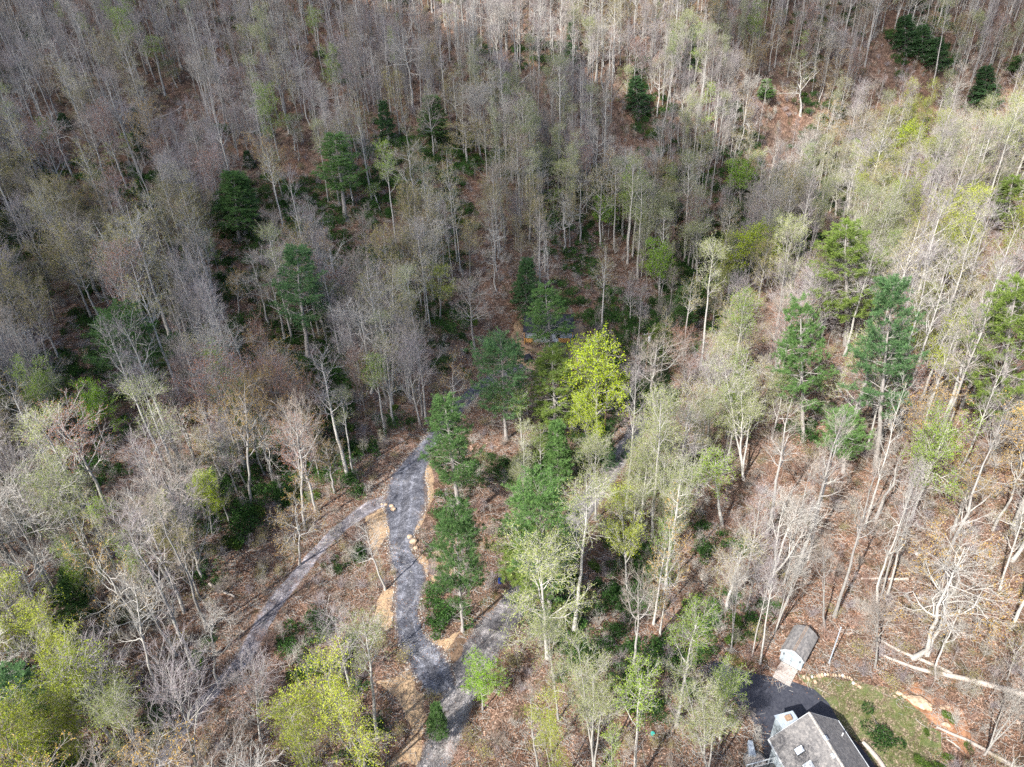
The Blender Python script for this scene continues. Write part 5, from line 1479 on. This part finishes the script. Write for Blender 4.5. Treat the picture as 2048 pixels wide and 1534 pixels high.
MIX = {
 'far':   [('bare_pole',.42),('bare_fan',.22),('bare_oak',.10),('bud_olive',.08),('bud_gold',.02),('bud_rust',.05),('leaf_lime',.04),('leaf_pale',.06),('hemlock',.01)],
 'left':  [('bare_oak',.22),('bare_fan',.25),('bare_pole',.14),('bud_olive',.20),('bud_gold',.06),('bud_rust',.06),('leaf_lime',.035),('leaf_pale',.045)],
 'lowleft':[('bare_oak',.32),('bare_fan',.17),('bare_pole',.12),('bud_olive',.12),('bud_gold',.12),('leaf_yellow',.06),('leaf_lime',.03),('leaf_pale',.06)],
 'mid':   [('bare_fan',.25),('bare_pole',.20),('bare_oak',.12),('bud_olive',.21),('bud_rust',.04),('leaf_lime',.06),('leaf_pale',.12)],
 'spur':  [('bare_pole',.28),('bare_fan',.27),('bare_oak',.08),('bud_olive',.15),('bud_rust',.04),('leaf_pale',.09),('leaf_yellow',.08),('leaf_lime',.03)],
 'lowright':[('bare_pole',.52),('bare_oak',.08),('bare_fan',.24),('bud_olive',.10),('bud_gold',.06),('leaf_lime',.05),('leaf_pale',.05)],
 'bottom':[('leaf_lime',.20),('leaf_pale',.22),('leaf_yellow',.12),('bare_oak',.14),('bare_pole',.12),('bud_olive',.10),('bare_fan',.10)],
}
def zone(x, y):
    if y > 168: return 'far'
    if y > 78:
        if x < -8: return 'left'
        if x > 44 + max(0, (y - 150)) * .5: return 'spur'
        return 'mid'
    if x < -12: return 'lowleft'
    if x > 26: return 'lowright'
    return 'bottom' if y < 58 else 'mid'

def view_px(p): return project(p)
def wood(spacing, x0, x1, y0, y1, margin=260, seed=1):
    r = np.random.default_rng(seed)
    ax = np.arange(x0, x1, spacing); ay = np.arange(y0, y1, spacing)
    X, Y = np.meshgrid(ax, ay)
    X = X + r.uniform(-.5, .5, X.shape) * spacing; Y = Y + r.uniform(-.5, .5, Y.shape) * spacing
    P = np.c_[X.ravel(), Y.ravel()]
    P = np.c_[P, zt(P[:, 0], P[:, 1])]
    dz = depth_of(P); ok = dz > 15
    P = P[ok]
    a = project(P); b = project(P + np.array([0, 0, 18.0]))
    ok = (np.maximum(a[:, 0], b[:, 0]) > -margin) & (np.minimum(a[:, 0], b[:, 0]) < 2048 + margin) & (a[:, 1] > -120) & (b[:, 1] < 1534 + margin)
    return P[ok], r

P, r = wood(3.45, -290, 290, 12, 330)
keepm = np.ones(len(P), bool)
for poly in SHEETS:
    d, _, _ = near_line(poly, P[:, 0], P[:, 1]); keepm &= ~(inside(poly, P[:, 0], P[:, 1]) | (d < 1.3))
keepm &= np.hypot(P[:, 0] - SITE[0], P[:, 1] - SITE[1] - 3) > 10
for (hx, hy, hr) in HERO_POS: keepm &= np.hypot(P[:, 0] - hx, P[:, 1] - hy) > max(1.8, hr * .75)
hs = np.array([house.location.x, house.location.y]); keepm &= np.hypot(P[:, 0] - hs[0], P[:, 1] - hs[1]) > 10.5
keepm &= np.hypot(P[:, 0] - sc[0], P[:, 1] - sc[1]) > 3.6
P = P[keepm]
for poly, w_ in KEEP:
    hit = np.zeros(len(P), bool)
    for f_ in (5.0, 10.0, 14.0, 18.0):
        for ox in (-1.6, 1.6):
            q = project(P + np.array([ox, 0, f_])); hit |= inside(poly, q[:, 0], q[:, 1])
    P = P[~(hit & (r.random(len(P)) < w_))]
hid = np.zeros(len(P), bool)
dep = depth_of(P)
for f_ in (5.0, 9.0, 13.0, 16.0, 19.0, 22.0):
    q = project(P + np.array([0, 0, f_]))
    for (cx_, cy_, hw_, hh_, dd_) in HERO_BOX:
        hid |= (dep < dd_ + 1) & ((((q[:, 0] - cx_) / (hw_ + 20)) ** 2 + ((q[:, 1] - cy_) / (hh_ + 14)) ** 2) < 1)
P = P[~(hid & (r.random(len(P)) < .9))]
SHARE = {'far': .95, 'left': 1.0, 'spur': .92, 'mid': .95, 'lowleft': .95, 'lowright': 1.0, 'bottom': .78}
P = P[[r.random() < SHARE[zone(x_, y_)] for x_, y_, _ in P]]
# patchy colour: neighbours tend to be the same kind
field = .5 + .5 * vnoise(P[:, 0], P[:, 1], 17, 77)
field2 = vnoise(P[:, 0], P[:, 1], 30, 78)
trees = []
OVER = [(270,90,60,'leaf_lime',.4),(320,110,50,'leaf_pale',.5),(640,70,50,'leaf_lime',.35),(600,270,55,'leaf_lime',.3),(620,330,60,'leaf_pale',.5),(745,400,40,'leaf_lime',.4),(1220,430,60,'leaf_pale',.4),(1330,480,100,'leaf_pale',.5),(1400,540,60,'leaf_yellow',.3),
 (850,300,170,'bud_olive',.45),(900,400,160,'bud_olive',.45),(60,470,150,'bud_olive',.5),(250,450,160,'bud_olive',.25),(1580,150,130,'bud_gold',.3),(1700,230,120,'bud_olive',.35),(1100,300,60,'leaf_pale',.5),(1850,300,110,'leaf_yellow',.25),(1950,550,140,'leaf_yellow',.15),(1720,430,130,'leaf_pale',.25),
 (1230,1420,220,'leaf_lime',.3),(1130,1350,120,'leaf_pale',.4),(1400,750,110,'leaf_pale',.35),(1480,850,90,'leaf_lime',.3),(150,800,120,'leaf_lime',.3),(1200,960,80,'leaf_pale',.6),(1330,940,100,'leaf_pale',.4),(60,1440,120,'leaf_yellow',.5),(600,1450,120,'leaf_yellow',.3),(150,1150,90,'leaf_lime',.3),(1050,160,120,'leaf_pale',.15),(1330,70,200,'leaf_pale',.12),(460,300,120,'leaf_lime',.12)]
for n_, (x, y, z) in enumerate(P):
    zn = zone(x, y)
    mix = MIX[zn]
    u = (field[n_] * .55 + r.random() * .45)
    u = (u * 1.0 + r.random() * .35 * (1 - 2 * u) + .31 * math.floor(3 * abs(field2[n_]))) % 1.0
    u = r.random() if r.random() < .45 else u
    acc = 0
    for key, w_ in mix:
        acc += w_
        if u * sum(m_[1] for m_ in mix) <= acc: break
    c_ = project(np.array([x, y, z + 13.0]))
    for (ox, oy, orad, okey, opr) in OVER:
        if (c_[0] - ox) ** 2 + (c_[1] - oy) ** 2 < orad * orad and r.random() < opr: key = okey
    if r.random() < (.08 if zn == 'far' else .17): key = 'sapling'
    v = int(r.integers(0, len(ARCH[key])))
    s_ = float(np.clip(r.normal(1.0, .14), .68, 1.35))
    if zn == 'left': s_ *= .95
    if zn in ('lowleft', 'bottom'): s_ *= .92
    if zn == 'far': s_ *= .88
    if key == 'sapling': s_ *= r.uniform(.6, 1.2)
    if zn == 'far' and key in ('bare_fan', 'bare_oak', 'bud_olive', 'bud_rust', 'bud_gold', 'leaf_pale'): s_ *= .95
    if zn == 'mid' and r.random() < .5: s_ *= .75
    if zn in ('spur', 'lowright') and key == 'bare_pole' : s_ *= 1.08
    sx = s_ * float(np.clip(r.normal(1, .16), .65, 1.35)) * (.92 if zn == 'far' else 1.0)
    trees.append([key, v, (x, y, z), sx, s_, r.uniform(0, 6.28), abs(r.normal(0, .035))])

KIND = {'bare_pole':'bare_tree','bare_oak':'bare_tree','bare_fan':'bare_tree','bud_olive':'budding_tree','bud_gold':'budding_tree','bud_rust':'budding_tree','leaf_lime':'leafing_tree','leaf_yellow':'leafing_tree','leaf_pale':'leafing_tree','sapling':'sapling','hemlock':'hemlock_tree'}
GRP = {'bare_tree': "leafless trees of the wood", 'budding_tree': "trees just coming into bud", 'leafing_tree': "trees in fresh spring leaf", 'sapling': "thin young trees of the understorey", 'hemlock_tree': "pines and hemlocks standing above the bare wood"}
LOOK = {('bare_pole',4):"straight brown twigged bare tree",('bare_pole',5):"slim purple grey bare tree",('bare_fan',4):"round headed purple grey bare tree",('bare_pole',0):"straight pale bare tree",('bare_pole',1):"straight grey bare tree",('bare_pole',2):"slim pale column shaped bare tree",('bare_pole',3):"slim brown twigged bare tree",
 ('bare_oak',0):"spreading pale bare oak",('bare_oak',1):"spreading brown twigged bare oak",('bare_oak',2):"crooked white limbed bare tree",
 ('bare_fan',0):"fan shaped purple grey bare tree",('bare_fan',1):"pale stemmed fan shaped bare tree",('bare_fan',2):"round headed brown bare tree",('bare_fan',3):"twin stemmed pale bare tree",
 ('bud_olive',0):"spreading olive budded oak",('bud_olive',1):"round olive budded tree",('bud_olive',2):"tall thin olive budded tree",('bud_gold',0):"golden budded oak",('bud_gold',1):"crooked golden budded tree",
 ('bud_rust',0):"fan shaped rust budded tree",('bud_rust',1):"round rust budded tree",
 ('leaf_lime',0):"tall lime green tree",('leaf_lime',1):"round lime green tree",('leaf_lime',2):"slim lime green tree",('leaf_yellow',0):"round yellow leaved tree",('leaf_yellow',1):"twin stemmed yellow leaved tree",
 ('leaf_pale',0):"twin stemmed pale green tree",('leaf_pale',1):"round pale green tree",('leaf_pale',2):"tall pale green tree",('hemlock',0):"small dark hemlock",
 ('sapling',0):"thin bare sapling",('sapling',1):"thin brown sapling",('sapling',2):"thin olive budded sapling",('sapling',3):"thin lime leaved sapling"}
HP = np.array([(a, b) for a, b, _ in HANDLES])
def where(px, py, extra=0):
    d = np.hypot(HP[:, 0] - px, (HP[:, 1] - py) * 1.15)
    i = int(np.argsort(d)[min(extra, 6)])
    dx, dy = px - HP[i, 0], py - HP[i, 1]
    h_ = "left of" if dx < 0 else "right of"; v_ = "uphill of" if dy < 0 else "downhill of"
    if abs(dx) > 2.2 * abs(dy): w_ = h_
    elif abs(dy) > 2.2 * abs(dx): w_ = v_
    else: w_ = ("uphill left of" if dx < 0 else "uphill right of") if dy < 0 else ("downhill left of" if dx < 0 else "downhill right of")
    dist = d[i]
    return ("close " if dist < 55 else "" if dist < 110 else "well ") + w_ + " " + HANDLES[i][2]

by_kind = {}
for t in trees: by_kind.setdefault(KIND[t[0]], []).append(t)
used = {}
def size_px(t):
    h = ARCH[t[0]][t[1]][2] * t[4]; p = np.array(t[2])
    c = project(p + np.array([0, 0, h * .6]))
    if not (-20 < c[0] < 2068 and -20 < c[1] < 1554): return 0.0
    return h * FPX / depth_of(p)
LIMIT = {'bare_tree': 292, 'budding_tree': 288, 'leafing_tree': 262, 'sapling': 300, 'hemlock_tree': 80}
rest = []
for kd, lst in by_kind.items():
    sz_ = np.array([size_px(t) for t in lst]); order = np.argsort(-sz_)
    top = set(int(i_) for i_ in order[:LIMIT[kd]] if sz_[i_] > 0)
    for i_, t in enumerate(lst):
        if i_ not in top: rest.append((kd, t)); continue
        key, v, p, sx, sz2, rz, tl = t
        h = ARCH[key][v][2] * sz2
        c = project(np.array(p) + np.array([0, 0, h * .7]))
        lab = LOOK[(key, v)] + " " + where(c[0], c[1])
        for ex in range(1, 7):
            if lab in used: lab = LOOK[(key, v)] + " " + where(c[0], c[1], ex)
        if len(lab.split()) > 16: lab = lab.replace(' well ', ' ').replace(' close ', ' ')
        used[lab] = 1
        plant_tree(kd, key, v, (p[0], p[1], p[2] - .1), sx, sz2, rz, lab, "sapling" if kd == 'sapling' else "tree", GRP[kd], tl)

for lx, ly, lo_ in LOGOBJ:
    lab = "pale fallen trunk lying " + where(lx, ly)
    for ex in range(1, 7):
        if lab in used: lab = "pale fallen trunk lying " + where(lx, ly, ex)
    used[lab] = 1; lo_["label"] = lab
# the remaining hundreds: one object per kind, copies scattered by geometry nodes
SRC = bpy.data.collections.new("tree_sources")
SRC_IX = {}
def gn_scatter(name, label, items, src_children):
    """items: (child index, position, rotation z, tilt, scale xyz)"""
    coll = bpy.data.collections.new(name + "_kinds")
    for j, objs in enumerate(src_children):
        ch = bpy.data.collections.new("%s_kind_%02d" % (name, j))
        coll.children.link(ch)
        for (nm, me) in objs:
            ch.objects.link(bpy.data.objects.new(nm, me))
    me = bpy.data.meshes.new(name)
    n = len(items)
    me.vertices.add(n)
    me.vertices.foreach_set("co", np.array([i_[1] for i_ in items], np.float32).ravel())
    a = me.attributes.new("pick", 'INT', 'POINT'); a.data.foreach_set("value", np.array([i_[0] for i_ in items], np.int32))
    a = me.attributes.new("turn", 'FLOAT_VECTOR', 'POINT'); a.data.foreach_set("vector", np.array([i_[2] for i_ in items], np.float32).ravel())
    a = me.attributes.new("size", 'FLOAT_VECTOR', 'POINT'); a.data.foreach_set("vector", np.array([i_[3] for i_ in items], np.float32).ravel())
    o = link(name, me)
    ng = bpy.data.node_groups.new(name, 'GeometryNodeTree')
    ng.interface.new_socket("Geometry", in_out='INPUT', socket_type='NodeSocketGeometry')
    ng.interface.new_socket("Geometry", in_out='OUTPUT', socket_type='NodeSocketGeometry')
    gi = ng.nodes.new("NodeGroupInput"); go = ng.nodes.new("NodeGroupOutput")
    ip = ng.nodes.new("GeometryNodeInstanceOnPoints"); ci = ng.nodes.new("GeometryNodeCollectionInfo")
    ci.inputs["Collection"].default_value = coll; ci.inputs["Separate Children"].default_value = True
    ip.inputs["Pick Instance"].default_value = True
    def named(nm, ty):
        q = ng.nodes.new("GeometryNodeInputNamedAttribute"); q.data_type = ty; q.inputs["Name"].default_value = nm
        return [s_ for s_ in q.outputs if s_.enabled][0]
    ng.links.new(gi.outputs[0], ip.inputs["Points"]); ng.links.new(ci.outputs[0], ip.inputs["Instance"])
    ng.links.new(named("pick", 'INT'), ip.inputs["Instance Index"])
    ng.links.new(named("turn", 'FLOAT_VECTOR'), ip.inputs["Rotation"])
    ng.links.new(named("size", 'FLOAT_VECTOR'), ip.inputs["Scale"])
    ng.links.new(ip.outputs[0], go.inputs[0])
    mod = o.modifiers.new("scatter", 'NODES'); mod.node_group = ng
    return tag(o, label, kind="stuff")

for kd, nm, lab in (('bare_tree', "bare_wood", "hundreds of more distant leafless trees filling the slopes"), ('budding_tree', "budding_wood", "more distant trees with olive and rusty buds"), ('leafing_tree', "leafing_wood", "more distant trees in light green leaf"), ('sapling', "sapling_thicket", "more distant thin saplings under the tall trees"), ('hemlock_tree', "hemlock_wood", "further small hemlocks scattered over the slopes")):
    items = []; keys = []
    for k2, t in rest:
        if k2 != kd: continue
        key = (t[0], t[1])
        if key not in keys: keys.append(key)
    keys.sort()
    for k2, t in rest:
        if k2 != kd: continue
        items.append((keys.index((t[0], t[1])), (t[2][0], t[2][1], t[2][2] - .1), (t[6] * math.cos(t[5]), t[6] * math.sin(t[5]), t[5]), (t[3], t[3], t[4])))
    if items: gn_scatter(nm, lab, items, [[("trunk", ARCH[a][b][0]), ("crown", ARCH[a][b][1])] for a, b in keys])

# ------------------------------------------------------------------ evergreen shrubs
P, r = wood(2.5, -150, 150, 14, 300, 160, seed=5)
nz = vnoise(P[:, 0], P[:, 1], 14, 91) + .5 * vnoise(P[:, 0], P[:, 1], 5, 92)
pp = project(P)
den = np.full(len(P), -.95)                       # share of ground under shrubs, by place
left = (P[:, 0] < -8) & (P[:, 1] > 74) & (P[:, 1] < 170); den[left] = .38
den[(P[:, 0] < -10) & (P[:, 1] <= 74)] = -.35
rav = np.min(np.hypot(P[:, None, 0] - np.array([[14, 20, 26, 33, 40]]), P[:, None, 1] - np.array([[95, 112, 130, 148, 160]])), axis=1); den[rav < 13] = .45
den[(P[:, 1] > 150) & (P[:, 1] < 185) & (P[:, 0] > -40) & (P[:, 0] < 75)] = .1
den[(P[:, 1] > 185)] = -.5
for (px_, py_, rd, dv) in [(640,1330,90,.9),(600,1270,60,.8),(1160,1240,90,.7),(1250,1160,80,.6),(1300,1360,70,.6),(880,1230,40,.7),(1245,1310,25,.9),(1380,1340,60,.7),(1870,1500,70,1.1),(1800,1500,40,.4),(420,1120,60,.8),(1320,930,70,.5),(640,880,80,.6),(790,860,50,.5),(1100,880,80,.4),(1000,900,80,.2),(1240,760,95,1.4),(1200,870,60,1.3),(1190,940,40,1.2),(1450,620,60,.6),(120,1480,80,.5),(1640,870,50,.5),(1400,400,120,.3),(1650,330,80,.4),(1900,60,90,.4)]:
    den[np.hypot(pp[:, 0] - px_, pp[:, 1] - py_) < rd] = dv
ok = nz + r.uniform(-.25, .25, len(P)) < den
for poly in SHEETS:
    if poly is P_lawn: continue
    d, _, _ = near_line(poly, P[:, 0], P[:, 1]); ok &= ~(inside(poly, P[:, 0], P[:, 1]) | (d < 1.4))
ok &= np.hypot(P[:, 0] - SITE[0], P[:, 1] - SITE[1] - 2) > 11
ok &= np.hypot(P[:, 0] - hs[0], P[:, 1] - hs[1]) > 11
ok &= np.hypot(P[:, 0] - sc[0], P[:, 1] - sc[1]) > 4.5
for poly in (pix_poly([(930,600),(1010,560),(1040,640),(960,700)]), pix_poly([(430,1140),(520,1050),(640,1000),(700,960),(640,1080),(480,1260),(420,1250)]), pix_poly([(690,960),(850,830),(830,905),(760,985)])):
    ok &= ~inside(poly, P[:, 0], P[:, 1])
P = P[ok]
sh = []
for x, y, z in P:
    v = int(r.choice([0, 1, 2, 3], p=[.36, .28, .28, .08]))
    q = project((x, y, z))
    if 1780 < q[0] < 1960 and q[1] > 1400: v = 3
    if 580 < q[0] < 740 and 1220 < q[1] < 1450: v = 3 if r.random() < .5 else 0
    s_ = r.uniform(.55, 1.15)
    if v == 3 and q[0] > 1700: s_ *= .55
    sh.append((v, (x, y, z - .1), s_, r.uniform(0, 6.28), q, s_ * FPX / depth_of((x, y, z))))
inv = [s for s in sh if -10 < s[4][0] < 2058 and -10 < s[4][1] < 1544]
inv.sort(key=lambda s: -s[5]); topset = set(id(s) for s in inv[:298])
SLK = ["dark green rhododendron shrub", "wide dark evergreen shrub", "small dark evergreen shrub", "bright green leafy shrub"]
items = []
for s in sh:
    v, p, s_, rz, q, _ = s
    if id(s) in topset:
        o = link("evergreen_shrub", SHRUB[v], loc=p); o.rotation_euler = (0, 0, rz); o.scale = (s_, s_, s_ * .95)
        lab = SLK[v] + " " + where(q[0], q[1])
        for ex in range(1, 7):
            if lab in used: lab = SLK[v] + " " + where(q[0], q[1], ex)
        used[lab] = 1
        tag(o, lab, "shrub", "evergreen shrubs under the bare trees")
    else: items.append((v, p, (0, 0, rz), (s_, s_, s_ * .95)))
gn_scatter("evergreen_undergrowth", "more distant dark evergreen shrubs under the trees", items, [[("shrub", m_)] for m_ in SHRUB])

# low twiggy brush everywhere on the forest floor
P, r = wood(2.6, -200, 200, 14, 300, 60, seed=9)
ok = r.random(len(P)) < .85
for poly in SHEETS: ok &= ~inside(poly, P[:, 0], P[:, 1])
ok &= np.hypot(P[:, 0] - hs[0], P[:, 1] - hs[1]) > 9
ok &= np.hypot(P[:, 0] - sc[0], P[:, 1] - sc[1]) > 3.2
P = P[ok]
gn_scatter("brush", "low twiggy brush and seedlings over the forest floor", [(int(r.integers(0, 5)), (x, y, z), (0, 0, r.uniform(0, 6.28)), (s_, s_, s_ * r.uniform(.7, 1.2))) for x, y, z in P for s_ in [r.uniform(.45, 1.15)]], [[("brush_plant", m_)] for m_ in BRUSH])

# leafless thicket of stems one to four metres tall
P, r = wood(3.3, -190, 200, 14, 290, 120, seed=11)
ok = r.random(len(P)) < .55
for poly in SHEETS:
    d, _, _ = near_line(poly, P[:, 0], P[:, 1]); ok &= ~(inside(poly, P[:, 0], P[:, 1]) | (d < .8))
ok &= np.hypot(P[:, 0] - hs[0], P[:, 1] - hs[1]) > 10
ok &= np.hypot(P[:, 0] - sc[0], P[:, 1] - sc[1]) > 3.6
ok &= np.hypot(P[:, 0] - SITE[0], P[:, 1] - SITE[1] - 2) > 10
P = P[ok]
gn_scatter("thicket", "leafless thicket of thin young stems under the trees", [(int(r.integers(0, 3)), (x, y, z), (0, 0, r.uniform(0, 6.28)), (s_ * 1.1, s_ * 1.1, s_)) for x, y, z in P for s_ in [r.uniform(.22, .58)]], [[("trunk", ARCH['thicket'][q][0]), ("crown", ARCH['thicket'][q][1])] for q in range(3)])

# fallen sticks and curled leaves give the floor a real relief
def make_sticks(seed):
    r = np.random.default_rng(seed); k = 26
    a = r.uniform(0, 6.28, k); le = r.uniform(.3, 1.6, k); c = r.normal(0, 1.0, (k, 2))
    s0 = np.c_[c, np.full(k, .03)]; s2 = s0 + np.c_[np.cos(a) * le, np.sin(a) * le, r.uniform(0, .12, k)]; s1 = (s0 + s2) / 2 + r.normal(0, .05, (k, 3)) * np.array([1, 1, .4])
    V1, F1 = tubes(np.stack([s0, s1, s2], 1), np.tile(np.array([.022, .018, .009]), (k, 1)), 3)
    Pl = np.c_[r.normal(0, 1.0, (160, 2)), r.uniform(.02, .10, 160)]
    V2, F2 = leaves_at(Pl, .13, r, flat=.9, asp=.7)
    V_, F_2, mi = merge([(V1, F1, 0), (V2, F2, 1)])
    return np_mesh("litter", V_, F_2, [BK['pale'], litter_leaf], mi)
litter_leaf = m_leaf("fallen_leaves", (0.13, 0.060, 0.036), (0.40, 0.25, 0.17), .1, .2)
STK = [make_sticks(s) for s in (1, 2, 3)]
P, r = wood(1.9, -120, 130, 20, 170, 20, seed=13)
ok = np.ones(len(P), bool)
for poly in SHEETS: ok &= ~inside(poly, P[:, 0], P[:, 1])
ok &= np.hypot(P[:, 0] - hs[0], P[:, 1] - hs[1]) > 9
P = P[ok]
gn_scatter("leaf_litter", "curled brown leaves and sticks lying on the forest floor", [(int(r.integers(0, 3)), (x, y, z), (0, 0, r.uniform(0, 6.28)), (1, 1, 1)) for x, y, z in P], [[("litter", m_)] for m_ in STK])

# grass: the lawn and a few fresh green verges
def make_grass(seed):
    r = np.random.default_rng(seed); k = 60
    c = r.normal(0, .32, (k, 2)); a = r.uniform(0, 6.28, k)
    p0 = np.c_[c, np.zeros(k)]; w_ = np.c_[np.cos(a), np.sin(a), np.zeros(k)] * .018
    tip = p0 + np.c_[r.normal(0, .05, (k, 2)), r.uniform(.06, .2, k)]
    V_ = np.stack([p0 - w_, p0 + w_, tip], 1).reshape(-1, 3)
    return np_mesh("grass", V_, np.arange(k * 3).reshape(-1, 3), [M['grass']])
GR = [make_grass(s) for s in (1, 2)]
gp = []
r = np.random.default_rng(21)
for poly, den_ in [(P_lawn, .55), (pix_poly([(1455,1308),(1480,1316),(1530,1338),(1545,1350),(1500,1342),(1462,1325)]), .3), (pix_poly([(920,1250),(985,1180),(1010,1170),(960,1240),(930,1275)]), .4), (pix_poly([(560,1090),(600,1110),(560,1160)]), .6), (pix_poly([(1350,1240),(1420,1300),(1400,1340),(1330,1290)]), .7)]:
    x0, y0 = poly.min(0); x1, y1 = poly.max(0)
    X, Y = np.meshgrid(np.arange(x0, x1, den_), np.arange(y0, y1, den_)); X = X + r.uniform(-.3, .3, X.shape); Y = Y + r.uniform(-.3, .3, Y.shape)
    m_ = inside(poly, X, Y) & (vnoise(X, Y, 3.0, 33) + .4 * vnoise(X, Y, 1.0, 34) > -.25)
    for x, y in zip(X[m_], Y[m_]): gp.append((int(r.integers(0, 2)), (x, y, float(zt(x, y)) + .015), (0, 0, r.uniform(0, 6.28)), (1, 1, r.uniform(.5, 1.3))))
gn_scatter("grass", "short uneven grass on the lawn and verges", gp, [[("grass_tuft", m_)] for m_ in GR])
print({k: len(v) for k, v in by_kind.items()}); print("objects", len(bpy.data.objects), "bulk trees", len(trees), "rest", len(rest), "shrubs", len(sh), "tris", sum(len(m_.polygons) for m_ in bpy.data.meshes))
